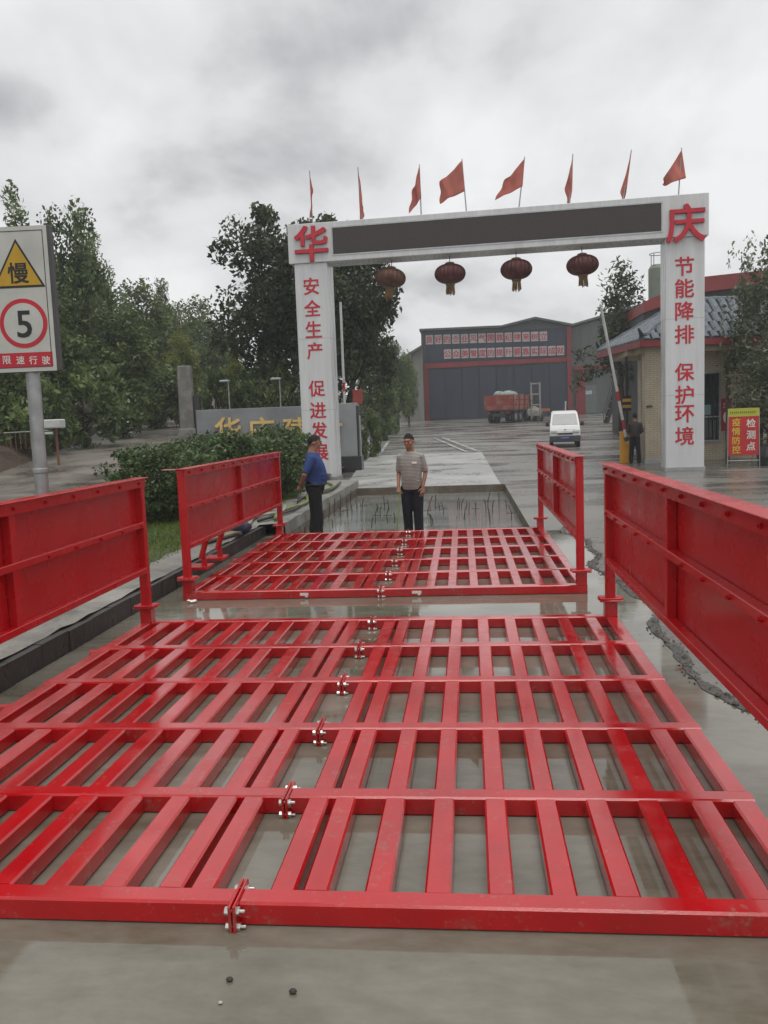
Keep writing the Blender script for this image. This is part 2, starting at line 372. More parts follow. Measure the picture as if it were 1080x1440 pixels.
# earth bank on the far side of that road
V = []; Fc = []
for i, (x, y) in enumerate(pp):
    for o_, h_ in ((-PW*1.25-.02, 0), (-PW*1.25-.5, .45), (-PW*1.25-1.4, .95+.15*math.sin(i*1.1)), (-PW*1.25-4, 1.3), (-PW*1.25-9, 1.2)):
        V.append((x+o_+random.uniform(-.1, .1)*(h_ > 0), y, lz(x+o_, y)+.05+h_+random.uniform(-.08, .08)*(h_ > 0)))
for i in range(len(pp)-1):
    for j in range(4): Fc.append((i*5+j, i*5+j+1, i*5+j+6, i*5+j+5))
me = bpy.data.meshes.new('earth_bank'); me.from_pydata(V, [], Fc); struct(link('earth_bank', me, M_SOIL))

# drainage strips of the old weighbridge in the yard
def drain(x0, y0, x1, y1, label):
    t = thing('drain_channel', label, 'drain', (x0, y0, gz(y0)))
    k = 14; gv = Vector((x1-x0, y1-y0, 0))
    for s_ in (-.3, .3):
        mb = MB()
        for i in range(k):
            a = gv*(i/k); b = gv*((i+1)/k)
            mb.add([(a.x+s_-.1, a.y, gz(y0+a.y)-gz(y0)+.035), (a.x+s_+.1, a.y, gz(y0+a.y)-gz(y0)+.035), (b.x+s_+.1, b.y, gz(y0+b.y)-gz(y0)+.035), (b.x+s_-.1, b.y, gz(y0+b.y)-gz(y0)+.035)], [(0, 1, 2, 3)])
        mb.build('edge_strip', M_SLAB, t)
    mb = MB(); mb.box((0, 0, 0), (.44, .8, .03)); cv = mb.mesh('cover_plate', .005)
    for i in range(k):
        p = gv*((i+.5)/k); link('cover_plate', cv, M_SLAB if i % 3 else M_ROUGH, t, (p.x, p.y, gz(y0+p.y)-gz(y0)+.02), (0, 0, random.uniform(-.04, .04)))
drain(.35, 41.5, -1.9, 58, 'pale drain channel in the wet yard, right of the striped shirt man')
drain(-4.6, 41.5, -5.4, 56, 'pale drain channel in the wet yard, beside the name wall end')

# ------------------------------------------------------------------ steel wheel wash grates
TH = .0924; BW = .1
HALF = 2.147
def rect_bar(w, h, ln, axis='y', ch=.009):
    p = [(-w/2+ch, -h/2), (w/2-ch, -h/2), (w/2, -h/2+ch), (w/2, h/2-ch), (w/2-ch, h/2), (-w/2+ch, h/2), (-w/2, h/2-ch), (-w/2, -h/2+ch)]
    mb = MB(); mb.prism(p, -ln/2, ln/2, axis); return mb
def hexbolt(ln=.06):
    mb = MB()
    mb.tube([(-ln/2, 0, 0), (ln/2+.014, 0, 0)], .0065, 8)
    for x in (-ln/2+.006, ln/2-.012): mb.tube([(x-.007, 0, 0), (x+.007, 0, 0)], .0155, 6)
    for x in (-ln/2+.016, ln/2-.022): mb.tube([(x-.002, 0, 0), (x+.002, 0, 0)], .019, 10)
    return mb.mesh('bolt')
BOLT = hexbolt()
def grate(label, xc, y0, y1, rz, stickers):
    Lg = y1-y0
    t = thing('wheel_wash_grate', label, 'steel grate', (xc, y1 if rz < 0 else y0, 0), rz, 'red steel wheel wash grates')
    off = -Lg if rz < 0 else 0
    ycs = [off + BW/2 + (Lg-BW)*k/5 for k in range(6)]
    seg = ycs[1]-ycs[0]-BW
    cross = rect_bar(HALF-.028, TH, 1, 'y').v
    hl = HALF-.016
    cm = rect_bar(BW, TH, hl, 'x').mesh('crossbar')
    for s_ in (-1, 1):
        for yc in ycs: link('crossbar', cm, RED, t, (s_*(.016+hl/2), yc, TH/2+.003))
    bm_ = rect_bar(BW, TH-.006, seg, 'y').mesh('bar')
    starts = [.11, .238, .47, .702, .934, 1.166, 1.398, 1.63, 1.862]
    for s_ in (-1, 1):
        for st in starts:
            for k in range(5): link('bar', bm_, RED, t, (s_*(st+BW/2)+random.uniform(-.003, .003), (ycs[k]+ycs[k+1])/2, TH/2+.002+random.uniform(-.0015, .0015)))
        for k in range(5): link('edge_bar', bm_, RED, t, (s_*(HALF-BW/2), (ycs[k]+ycs[k+1])/2, TH/2+.003))
    pl = MB(); pl.box((0, 0, 0), (.012, .2, .118)); plm = pl.mesh('joint_plate', .003)
    for yc in ycs:
        for s_ in (-1, 1):
            p = link('joint_plate', plm, RED, t, (s_*.0085, yc, TH/2+.001))
            if s_ > 0:
                for by in (-.076, .076):
                    for bz in (-.03, .03): link('bolt', BOLT, M_BOLT, p, (-.0085+random.uniform(-.004, .004), by, bz), (random.random(), 0, 0))
    # sockets that take the splash panels
    so = MB(); so.box((0, 0, .07), (.105, .105, .14)); so.box((0, 0, .143), (.2, .17, .014)); som = so.mesh('post_socket', .004)
    for s_ in (-1, 1):
        for yc in (ycs[0], ycs[-1]): link('post_socket', som, RED, t, (s_*(HALF-.055), yc, TH-.002))
    lug = MB(); lug.tube([(0, 0, 0), (.09, 0, 0)], .03, 10)
    for s_, yc in ((-1, (ycs[2]+ycs[3])/2), (-1, ycs[4])): lug.build('hose_nozzle', RED, t, loc=(s_*HALF - (.09 if s_ < 0 else 0), yc, TH/2))
    for x, w in stickers:
        st = MB(); st.box((0, 0, 0), (w, .003, .03)); st.box((w*.25, 0, -.022), (w*.3, .003, .02)); st.build('sticker', mat('paper', (.7, .69, .64), .7), t, loc=(x, ycs[0]-BW/2-.002, TH*.55))
    return t
NEAR = dict(xc=-.879, y0=2.898, y1=7.462, rz=-.005)
FAR = dict(xc=-.942, y0=8.747, y1=13.485, rz=.005)
grate('red steel wheel wash grate nearest the camera', NEAR['xc'], NEAR['y0'], NEAR['y1'], NEAR['rz'], [])
grate('red steel wheel wash grate farther back, in front of the two men', FAR['xc'], FAR['y0'], FAR['y1'], FAR['rz'], [(-.82, .09), (.38, .1)])

def panel(label, x, y0, y1, side, feet=False, tab=False):
    """splash panel in the plane x, frame on the inner side (towards the grate); side=+1 right, -1 left"""
    t = thing('splash_panel', label, 'splash panel', (x, y0, .235), 0, 'red splash panels')
    Lp = y1-y0; z0, z1 = .55-.235, 1.42-.235; zc = 1.0-.235; o_ = side
    mb = MB(); mb.box((o_*.028, Lp/2, (z0+z1)/2), (.006, Lp-.06, z1-z0-.02)); mb.build('sheet', PANEL_RED, t)
    post = rect_bar(.08, .08, 1, 'z')
    for y in (.05, Lp-.05):
        m_ = MB(); m_.box((0, y, z1/2+.0), (.08, .078, z1), None); m_.build('post', PANEL_RED, t, bevel=.008)
    for z, nm in ((z1-.02, 'top_rail'), (zc, 'middle_rail'), (z0+.03, 'bottom_rail')):
        m_ = MB()
        if nm == 'top_rail':
            m_.box((-o_*.012, Lp/2, z+.022), (.125, Lp+.02, .008)); m_.box((-o_*.044, Lp/2, z-.022), (.007, Lp-.0, .08))
        else:
            m_.box((0-o_*.01, Lp/2, z), (.065, Lp-.16, .05))
        r_ = m_.build(nm, PANEL_RED, t, bevel=.004)
        if nm != 'bottom_rail':
            bo = MB(); bo.tube([(0, 0, 0), (-o_*.012, 0, 0)], .015, 6); bo.tube([(-o_*.011, 0, 0), (-o_*.021, 0, 0)], .009, 6); bom = bo.mesh('bolt')
            k = 11
            for i in range(k):
                yy = .16+(Lp-.32)*i/(k-1)
                if nm == 'middle_rail' and abs(yy-Lp/2) < .1: continue
                link('bolt', bom, PANEL_RED, r_, (-o_*(.0475 if nm == 'top_rail' else .0425), yy, z-.02 if nm == 'top_rail' else z))
    m_ = MB(); m_.box((-o_*.006, Lp/2, (z0+z1)/2-.01), (.06, .07, z1-z0-.09)); m_.build('stiffener', PANEL_RED, t, bevel=.005)
    for y in (.05, Lp-.05):
        m_ = MB(); m_.box((0, y, .012), (.19, .15, .014)); m_.tube([(-.11, y-.02, .012), (.11, y-.02, .012)], .012, 6); m_.build('post_flange', PANEL_RED, t, bevel=.003)
    m_ = MB(); m_.tube([(0, Lp-.05, .55), (0, Lp+.06, .55)], .02, 8); m_.build('lock_pin', PANEL_RED, t)
    if feet:
        for yy in (.85, 1.5):
            m_ = MB(); m_.tube([(-.02, yy, z0+.02), (-.10, yy, .09)], .035, 6); m_.box((-.13, yy+.02, -.01), (.26, .3, .03)); m_.prism([(-.10, .005), (-.03, .005), (-.05, .16), (-.08, .16)], yy-.012, yy+.012, 'y')
            m_.build('brace_foot', PANEL_RED, t)
    if tab:
        m_ = MB(); m_.box((-.12, .06, z1+.0), (.16, .09, .008)); m_.build('top_tab', mat('worn_pink_paint', (.5, .2, .2), .5), t)
    return t
panel('red splash panel on the right edge of the near grate, cut by the picture edge', NEAR['xc']+HALF-.055, NEAR['y0'], NEAR['y1'], 1)
panel('red splash panel on the left edge of the near grate, below the speed sign', NEAR['xc']-HALF+.055, NEAR['y0'], NEAR['y1'], -1)
panel('red splash panel on the right edge of the far grate', FAR['xc']+HALF-.065, FAR['y0'], FAR['y1'], 1)
panel('red splash panel on the left edge of the far grate, in front of the hedge', FAR['xc']-HALF+.045, FAR['y0'], FAR['y1'], -1, feet=True, tab=True)

# ------------------------------------------------------------------ entrance gate
GA = Vector((-4.80, 28.0, 0)); GB = Vector((6.70, 27.25, 0)); GL = (GB-GA).length; GR = math.atan2(GB.y-GA.y, GB.x-GA.x)
gate = thing('entrance_gate', 'white factory entrance gate with red characters and a dark LED strip', 'gate', GA, GR)
def gl(px, py):   # gate-local coordinates of a pixel on the gate's front plane
    d = FW + (px-540)/F_PX*RT - (py-720)/F_PX*UP
    nrm = Vector((-math.sin(GR), math.cos(GR), 0)); p0 = GA - nrm*.5
    tt = (p0-CAMP).dot(nrm)/d.dot(nrm); p = CAMP+d*tt - GA
    return p.x*math.cos(GR)+p.y*math.sin(GR), p.z
for x, w in ((0, 1.08), (GL, 1.14)):
    mb = MB(); mb.box((x, 0, 3.5), (w, .9, 6.98)); p = mb.build('pillar', M_WHITE, gate, bevel=.02)
    for zs in (2.3, 4.6):
        mb = MB(); mb.box((x, 0, zs), (w+.004, .904, .012)); mb.build('panel_joint', mat('joint_grey', (.4, .4, .4), .6), p)
    mb = MB(); mb.box((x, 0, .05), (w+.06, .96, .1)); mb.build('plinth', mat('plinth_grey', (.33, .33, .33), .5), p)
mb = MB(); bz0, bz1 = 6.99, 8.22
bxa, bxb = gl(405, 345)[0], gl(997, 314)[0]; mb.box2((bxa, -.5, bz0), (bxb, .5, bz1)); mb.build('beam', M_WHITE, gate, bevel=.015)
la, lb = gl(468, 340)[0], gl(930, 317)[0]; mb = MB(); mb.box2((la, -.507, 7.2), (lb, -.46, 8.02)); led = mb.build('led_strip', M_LED, gate)
mb = MB()
for a, b in (((la-.04, 7.16), (lb+.04, 7.2)), ((la-.04, 8.02), (lb+.04, 8.06)), ((la-.04, 7.2), (la, 8.02)), ((lb, 7.2), (lb+.04, 8.02))): mb.box2((a[0], -.515, a[1]), (b[0], -.46, b[1]))
mb.build('screen_frame', mat('frame_grey', (.45, .46, .47), .35, metal=.3), led)
for i in range(1, 10):
    mb = MB(); xx = la+(lb-la)*i/10; mb.box2((xx-.004, -.509, 7.2), (xx+.004, -.49, 8.02)); mb.build('module_seam', M_DARK, led)
for ch, px, py in (('华', 438, 343), ('庆', 964, 314)):
    x, z = gl(px, py); glyph(ch, gate, M_LETTER, (x, -.55, z), 1.12, bold=.035, depth=.04)
for ch, py in zip('安全生产促进发展', (402, 433, 463, 493, 546, 577, 605, 636)):
    x, z = gl(438+(py-402)*.055, py); glyph(ch, gate, M_LETTER, (x-.02, -.452, z), .54, bold=.03, depth=.008)
for ch, py in zip('节能降排保护环境', (374, 405, 437, 470, 523, 555, 582, 613)):
    x, z = gl(963, py); glyph(ch, gate, M_LETTER, (x, -.452, z), .56, bold=.03, depth=.008)

# lanterns hanging from the beam
def lantern(label, px, tilt, fade):
    x, z = gl(px, 380); p = GA + Vector((x*math.cos(GR), x*math.sin(GR), 0))
    t = thing('lantern', label, 'lantern', (p.x, p.y, 5.78), GR, 'lanterns under the gate beam')
    t.rotation_euler = (0, tilt, GR)
    col = (.085, .017, .016) if not fade else (.10, .04, .022)
    mb = MB(); prof = [(.12, .36)]+[(.5*math.cos(a)**.8,   .66+.31*math.sin(a)) for a in np.linspace(-1.35, 1.35, 15)]+[(.12, .96)]
    mb.lathe(prof, n=48, ripple=.05); mb.build('shade', mat('lantern_cloth_'+('faded' if fade else 'red'), col, .55, var=.5, vscale=5), t)
    gold = mat('lantern_gold', (.17, .10, .045), .5, var=.3)
    mb = MB(); mb.lathe([(.15, .93), (.15, 1.0), (.1, 1.02)], n=16); mb.build('cap', gold, t)
    mb = MB(); mb.lathe([(.15, .37), (.15, .31), (.13, .29)], n=16); mb.build('base_ring', gold, t)
    mb = MB()
    for i in range(26):
        a = i/26*2*math.pi; mb.tube([(.12*math.cos(a),   .12*math.sin(a), .30), (.125*math.cos(a)+random.uniform(-.02, .02), .125*math.sin(a), random.uniform(-.02, .06))], .012, 4)
    mb.build('tassel', mat('tassel', (.22, .13, .06), .8, var=.4), t)
    mb = MB(); mb.tube([(0, 0, 1.0), (0, 0, 1.22)], .012, 6); mb.build('hanger', M_DARK, t)
lantern('faded yellowish lantern nearest the left gate pillar', 542, R(7), True)
lantern('dark red lantern second from the left under the gate beam', 631, 0, False)
lantern('dark red lantern third from the left under the gate beam', 726, 0, False)
lantern('dark red lantern nearest the right gate pillar', 822, R(-2), False)

# flags on the beam
FLAGM = mat('faded_red_flag', (.44, .13, .10), .8, var=.25, vscale=1.5, bump=.1, bscale=20)
def flag(label, base, top, ht, hb, ft, fb):
    bx_, bz_ = gl(*base); p = GA + Vector((bx_*math.cos(GR), bx_*math.sin(GR), 0))
    t = thing('flag', label, 'flag', (p.x, p.y, 8.2), GR, 'faded flags on the gate beam')
    lc = lambda q: (gl(*q)[0]-bx_, gl(*q)[1]-8.2)
    tp = lc(top)
    mb = MB(); mb.tube([(0, 0, -.02), (tp[0], 0, tp[1]+.03)], [.022, .014], 8); mb.build('flagpole', mat('pole_grey', (.3, .3, .3), .5), t)
    A, B, C, D = [Vector((lc(q)[0], lc(q)[1])) for q in (ht, hb, fb, ft)]
    nu, nv = 14, 12; V = []; Fc = []
    ln = max(.3, ((D-A).length+(C-B).length)/2)
    for j in range(nv+1):
        v = j/nv
        for i in range(nu+1):
            u = i/nu
            P_ = (A*(1-u)+D*u)*(1-v) + (B*(1-u)+C*u)*v
            wob = .12*u*math.sin(u*7+v*2.2+base[0])+.05*u*math.sin(u*15+v*5)
            V.append((P_.x+.02*math.sin(v*9+u*4)*u, -.02-wob-u*max(0, .75-ln)*.5, P_.y))
    for j in range(nv):
        for i in range(nu): Fc.append((j*(nu+1)+i, j*(nu+1)+i+1, (j+1)*(nu+1)+i+1, (j+1)*(nu+1)+i))
    me = bpy.data.meshes.new('cloth'); me.from_pydata(V, [], Fc); me.shade_smooth(); c = link('cloth', me, FLAGM, t)
    s_ = c.modifiers.new('thick', 'SOLIDIFY'); s_.thickness = .006
nth = ['first', 'second', 'third', 'fourth', 'fifth', 'sixth', 'seventh', 'last']
desc = ['hanging limp', 'hanging limp', 'drooping left', 'blown out wide', 'blown leftward', 'drooping left', 'hanging slanted', 'spread like a triangle']
FL = [((434, 306), (430, 235), (430, 236), (433, 296), (437, 274), (432, 307)),
      ((505, 304), (499, 230), (499, 231), (502, 296), (508, 288), (504, 309)),
      ((590, 305), (587, 226), (587, 227), (590, 272), (578, 262), (573, 297)),
      ((655, 300), (648, 218), (648, 219), (652, 263), (617, 251), (616, 281)),
      ((729, 296), (738, 215), (738, 216), (735, 256), (710, 248), (695, 277)),
      ((802, 292), (807, 211), (807, 212), (806, 262), (796, 258), (801, 291)),
      ((878, 289), (891, 205), (891, 206), (884, 262), (876, 262), (878, 288)),
      ((958, 283), (963, 202), (963, 203), (969, 244), (938, 243), (937, 255))]
for i, a in enumerate(FL): flag(f'faded red flag {desc[i]}, {nth[i]} from the left on the gate', *a)

# ------------------------------------------------------------------ speed limit sign
SY = 9.4
sp = at(44, 500, SY)
sign = thing('speed_sign', 'white speed limit sign board with yellow triangle and red circled 5', 'sign', (sp.x, SY, .2), R(3))
s2 = at(75, 318, SY); s3 = at(86, 522, SY)
SBW = 1.02; sxr = (s2.x+s3.x)/2 - sp.x; sxc = sxr-SBW/2; sz0 = s3.z-.2; sz1 = s2.z-.2
mb = MB(); mb.tube([(0, 0, -.1), (0, 0, sz0+.3)], .078, 20); post = mb.build('post', M_GALV, sign, smooth=False)
mb = MB(); mb.lathe([(.082, 0), (.086, .01), (.086, .05), (.082, .06)], n=20); mb.build('clamp_band', M_GALV, post, loc=(0, 0, 1.2))
mb = MB(); mb.box2((sxc-SBW/2, -.10, sz0), (sxc+SBW/2, .0, sz1)); mb.build('box', mat('sign_case', (.06, .06, .06), .5), sign, bevel=.008)
BOARD = mat('sign_white', (.50, .51, .47), .45, var=.12, vscale=3, rvar=.1)
mb = MB(); mb.box2((sxc-SBW/2+.004, -.106, sz0+.004), (sxc+SBW/2-.03, -.098, sz1-.004)); mb.build('face', BOARD, sign)
mb = MB()
bx0, bx1, b0, b1 = sxc-SBW/2+.05, sxc+SBW/2-.075, sz0+.05, sz1-.05
for a, b in (((bx0, b0), (bx1, b0+.008)), ((bx0, b1-.008), (bx1, b1)), ((bx0, b0+.008), (bx0+.008, b1-.008)), ((bx1-.008, b0+.008), (bx1, b1-.008))): mb.box2((a[0], -.109, a[1]), (b[0], -.1062, b[1]))
mb.build('border_line', M_DARK, sign)
def sl(px, py): p = at(px, py, SY-.1); return p.x-sp.x, p.z-.2
def flat_poly(name, pts, y0, y1, m, parent): mb = MB(); mb.prism(pts, y0, y1, 'y'); return mb.build(name, m, parent)
YEL = mat('sign_yellow', (.50, .30, .015), .45, var=.1); SBK = mat('sign_black', (.015, .014, .014), .5); SRD = mat('sign_red', (.50, .012, .03), .45, var=.1)
ax, az = sl(21, 336); rx_, rz_ = sl(63, 403); lx_ = 2*ax-rx_-.0
tri = flat_poly('warning_triangle', [(lx_, rz_), (rx_, rz_), (ax, az)], -.1085, -.1065, SBK, sign)
cx_, cz_ = ax, rz_+(az-rz_)*.36
sh = lambda p, k: (cx_+(p[0]-cx_)*k, cz_+(p[1]-cz_)*k)
flat_poly('triangle_fill', [sh(p, .87) for p in ((lx_, rz_), (rx_, rz_), (ax, az))], -.1105, -.109, YEL, tri)
gx, gz_ = sl(25.5, 384); glyph('慢', sign, SBK, (gx, -.112, gz_), .235, bold=.03, depth=.0012)
ccx, ccz = sl(33, 455); rr = (sl(66, 455)[0]-sl(0.5, 455)[0])/2
ring = [(ccx+rr*math.cos(a), ccz+rr*math.sin(a)) for a in np.linspace(0, 2*math.pi, 48, endpoint=False)]
rg = flat_poly('limit_ring', ring, -.1085, -.1065, SRD, sign)
flat_poly('ring_fill', [(ccx+(x-ccx)*.82, ccz+(z-ccz)*.82) for x, z in ring], -.1105, -.109, BOARD, rg)
fx, fz = sl(34, 456); glyph('5', sign, SBK, (fx, -.112, fz), .30, bold=.03, depth=.0012, sx=1.0, name='numeral')
a0 = sl(-8, 498); a1 = sl(74, 515); st = flat_poly('red_strip', [(a0[0], a1[1]), (a1[0], a1[1]), (a1[0], a0[1]), (a0[0], a0[1])], -.1085, -.1065, SRD, sign)
PAPER = mat('lettering_white', (.68, .67, .62), .5, var=.1)
for ch, px in zip('限速行驶', (10.5, 29, 46.5, 64)):
    x, z = sl(px, 506.5); glyph(ch, sign, PAPER, (x, -.1105, z), .093, bold=.02, depth=.001)

# ------------------------------------------------------------------ company name wall
WY = 31.0
wl = at(275, 575, WY); wr = at(507, 570, WY)
wall = thing('name_wall', 'low grey company name wall with gold characters behind the hedge', 'wall', (wl.x, WY, 0))
WL = wr.x-wl.x
mb = MB(); mb.box2((0, 0, .0), (WL-.95, .35, 2.52)); mb.build('wall_body', mat('grey_render', (.23, .24, .25), .6, var=.15, vscale=1.2, bump=.15), wall, bevel=.01)
mb = MB(); mb.box2((WL-.945, -.12, .62), (WL-.16, .42, 2.56)); mb.build('end_block', mat('grey_render_light', (.31, .32, .33), .55, var=.12, vscale=1.4), wall, bevel=.01)
mb = MB(); mb.box2((WL-.95, -.15, 0), (WL-.02, .45, .615)); mb.build('plinth', mat('plinth_dark', (.04, .04, .042), .35, var=.3), wall, bevel=.01)
mb = MB(); mb.box2((WL-.155, -.1, .62), (WL-.1, .3, 2.45)); mb.build('shadow_strip', M_DARK, wall)  # solid dark strip; the shade of the end recess is put into its colour
mb = MB(); mb.tube([(WL-.04, -.1, 0), (WL-.04, -.1, 2.1)], .035, 8); mb.build('downpipe', M_GALV, wall)
GOLD = mat('gold_letter', (.72, .52, .18), .4, var=.15)
for ch, px in zip('华庆建材', (321, 368, 417, 463)):
    p = at(px, 606, WY-.05); glyph(ch, wall, GOLD, (p.x-wl.x, -.05 if ch != '材' else -.19, p.z), 1.02, bold=.03, depth=.03)
for px in (318, 391):
    p = at(px, 560, WY+.2)
    t = thing('lamp_post', f'thin pole with a small lamp rising behind the name wall, {"left" if px == 318 else "right"} one', 'pole', (p.x, WY+.6, 0))
    mb = MB(); mb.tube([(0, 0, 0), (0, 0, 3.55)], .025, 8); mb.build('pole', M_GALV, t)
    mb = MB(); mb.box((-.12, -.05, 3.58), (.38, .2, .08)); mb.build('lamp_head', M_GALV, t, bevel=.02)
pp_ = at(262, 560, 33.5)
pier = thing('concrete_pier', 'weathered concrete pier standing beside the side road', 'pier', (pp_.x, 33.5, lz(pp_.x, 33.5)-.2), R(6))
mb = MB(); mb.box((0, 0, 1.6), (.58, .5, 3.2), None, .9); mb.build('shaft', mat('old_concrete', (.17, .165, .15), .85, col2=(.29, .28, .25), vscale=2.5, bump=.5), pier, bevel=.03)
mb = MB(); mb.box((0, 0, .35), (.74, .66, .7), None, .9); mb.build('base', MATS['old_concrete'], pier, bevel=.03)
mb = MB(); mb.box((.42, .05, 1.0), (.22, .3, 2.0)); mb.build('side_board', M_DARK, pier)

# ------------------------------------------------------------------ vegetation
def leaf_cloud(C, S, rng, up=.35, asp=.5):
    n = len(C)
    a = rng.normal(size=(n, 3)); a[:, 2] *= .6; a /= np.linalg.norm(a, axis=1)[:, None]
    nn = rng.normal(size=(n, 3)); nn[:, 2] += up*2; b = np.cross(a, nn); b /= np.linalg.norm(b, axis=1)[:, None]
    cc = np.cross(a, b)
    S = S[:, None]
    V = np.stack([C-a*S*.5, C+b*S*asp*.5+cc*S*.06, C+a*S*.5, C-b*S*asp*.5+cc*S*.06], 1).reshape(-1, 3)
    Fq = np.arange(n*4).reshape(-1, 4)
    return V, Fq
def crown_mesh(name, seed, rx, rz, zc, nclump, per, leaf, clump_r=.28, shape='round', hollow=.45, asp=.5, m=None, flatbase=-.7):
    rng = np.random.default_rng(seed); cs = []
    while len(cs) < nclump:
        d = rng.normal(size=3); d /= np.linalg.norm(d); r = (hollow+(1-hollow)*rng.random())*(.8+.35*rng.random())
        p = d*r
        if p[2] < flatbase: continue
        if shape == 'cone': k = max(.12, 1-(p[2]+1)/2.15); p[0] *= k*1.5; p[1] *= k*1.5
        if shape == 'plume': k = 1-.55*max(0, p[2]); p[0] *= k; p[1] *= k
        cs.append(p)
    cs = np.array(cs); tl = []; P_ = []
    for c in cs:
        k = rng.integers(int(per*.6), int(per*1.4)); q = rng.normal(size=(k, 3)); q *= (rng.random(k)**.5/np.linalg.norm(q, axis=1))[:, None]
        cr_ = clump_r*rng.uniform(.6, 1.3)
        P_.append(c+q*np.array([1, 1, .75])*cr_); tl.append(np.full(k, rng.uniform(.62, 1.3))*rng.uniform(.85, 1.15, k))
    P_ = np.concatenate(P_); tint = np.concatenate(tl)
    P_ = P_*np.array([rx, rx, rz])+np.array([0, 0, zc])
    V, Fq = leaf_cloud(P_, leaf*rng.uniform(.45, 1.5, len(P_)), rng, asp=asp)
    me = mesh_np(name, V, Fq, tint); me.materials.append(m or LF_FOREST)
    return me, cs*np.array([rx, rx, rz])+np.array([0, 0, zc])
def trunk_mesh(name, seed, h, r, tips, nl=9):
    rng = np.random.default_rng(seed); mb = MB()
    pts = [(0, 0, -.3)]+[(rng.normal()*.06*h*k/6, rng.normal()*.06*h*k/6*.6, h*k/6) for k in range(1, 7)]
    mb.tube(pts, [r*(1.25-.9*k/6) for k in range(7)], 8)
    for i in rng.choice(len(tips), min(nl, len(tips)), replace=False):
        t = tips[i]; k = rng.integers(2, 5); a = Vector(pts[k]); b = Vector(t); mid_ = a*.5+b*.5+Vector((0, 0, -.04*h))
        mb.tube([a, mid_, b], [r*.45, r*.3, r*.1], 6)
    me = mb.mesh(name, smooth=True); me.materials.append(M_BARK); return me
TREES = {}
def tree_proto(key, seed, rx, rz, zc, nc, per, leaf, m, th, tr, **kw):
    cm, tips = crown_mesh('crown', seed, rx, rz, zc, nc, per, leaf, m=m, **kw)
    TREES[key] = (cm, trunk_mesh('trunk', seed+1, th, tr, tips))
def plant(key, name, label, cat, loc, s=(1, 1, 1), rz=0, group=None):
    t = thing(name, label, cat, loc, rz, group, s if isinstance(s, tuple) else (s, s, s))
    link('trunk', TREES[key][1], None, t); link('crown', TREES[key][0], None, t); return t
# prototypes: about 10 m tall forest trees
tree_proto('broad', 11, 3.0, 4.2, 5.6, 110, 120, .30, LF_FOREST, 6.5, .22, flatbase=-.95)
tree_proto('plume', 21, 2.6, 4.9, 5.4, 115, 115, .30, LF_FOREST, 7, .18, shape='plume', flatbase=-.98, asp=.34)
tree_proto('bamboo', 31, 2.4, 4.4, 5.0, 100, 110, .28, LF_YELLOW, 7, .10, shape='plume', flatbase=-.98, asp=.28)
tree_proto('big', 41, 4.3, 4.6, 7.2, 170, 130, .34, LF_DARK, 8, .30, flatbase=-.92, clump_r=.24, hollow=.35, asp=.5)
tree_proto('loose', 51, 2.7, 4.2, 6.0, 85, 42, .34, LF_DARK, 8, .16, shape='cone', clump_r=.24, asp=.35, hollow=.2)
tree_proto('thin', 61, 2.2, 3.0, 5.5, 40, 22, .3, LF_GREY, 7, .12, clump_r=.25, hollow=.3)
tree_proto('shrub', 71, 1.0, .75, .78, 120, 80, .085, LF_HEDGE, .9, .06, clump_r=.26, hollow=.66, flatbase=-.92, asp=.55)
tree_proto('edge', 81, 1.9, 2.9, 4.0, 85, 60, .21, LF_GREY, 5, .12, flatbase=-.98, clump_r=.3, asp=.5)
tree_proto('under', 91, 1.8, 1.5, 1.3, 55, 60, .28, LF_FOREST, 1.6, .08, flatbase=-.8, asp=.4)

def tree_px(key, name, label, cat, px, Y, top_py, width_px, group=None, h0=10.0, w0=6.0, rz=None, base=None):
    p = at(px, top_py, Y); gb = lz(p.x, Y) if p.x < -4.4 else gz(Y)
    if base is not None: gb = base
    hs = (p.z-gb)/h0; ws = width_px/F_PX*Y/w0
    return plant(key, name, label, cat, (p.x, Y, gb), (ws, ws, hs), random.uniform(0, 6) if rz is None else rz, group)
G1 = 'trees on the slope behind the side road'
FOR = [('broad', -60, 27, 300, 150, 'broad dark tree at the left picture edge behind the speed sign'),
       ('plume', 15, 34, 300, 150, 'tall feathery tree right behind the speed sign board'),
       ('broad', 92, 40, 284, 105, 'tallest dark tree just right of the speed sign'),
       ('broad', 55, 31, 400, 130, 'dense green tree in front of the slope, beside the sign post'),
       ('plume', 135, 43, 355, 110, 'feathery green tree right of the tallest roadside tree'),
       ('broad', 160, 38, 430, 120, 'rounded green tree overhanging the side road bend'),
       ('broad', 188, 52, 392, 95, 'green tree in the middle of the wooded slope'),
       ('loose', 224, 60, 384, 55, 'dark treetop poking above the slope'),
       ('plume', 232, 56, 415, 90, 'feathery tree on the slope left of the concrete pier'),
       ('broad', 268, 66, 418, 80, 'far rounded tree above the concrete pier'),
       ('bamboo', 250, 47, 462, 90, 'yellow green bamboo clump above the concrete pier'),
       ('broad', 300, 60, 455, 70, 'far green tree between the pier and the big dark tree'),
       ('bamboo', 330, 44, 482, 80, 'yellow green bamboo clump left of the big dark tree'),
       ('bamboo', 372, 46, 478, 70, 'yellow green bamboo behind the name wall'),
       ('bamboo', 205, 46, 480, 80, 'olive bamboo clump at the end of the side road')]
for k, px, Y, top, w, lab in FOR: tree_px(k, 'forest_tree' if k != 'bamboo' else 'bamboo_clump', lab, 'tree' if k != 'bamboo' else 'bamboo', px, Y, top, w, G1)
UND = [(-20, 27, 500, 130), (45, 28, 505, 110), (110, 31, 500, 120), (165, 36, 510, 100), (215, 42, 520, 80), (255, 43, 530, 60), (300, 38, 520, 70), (350, 37, 515, 80), (405, 37, 510, 70)]
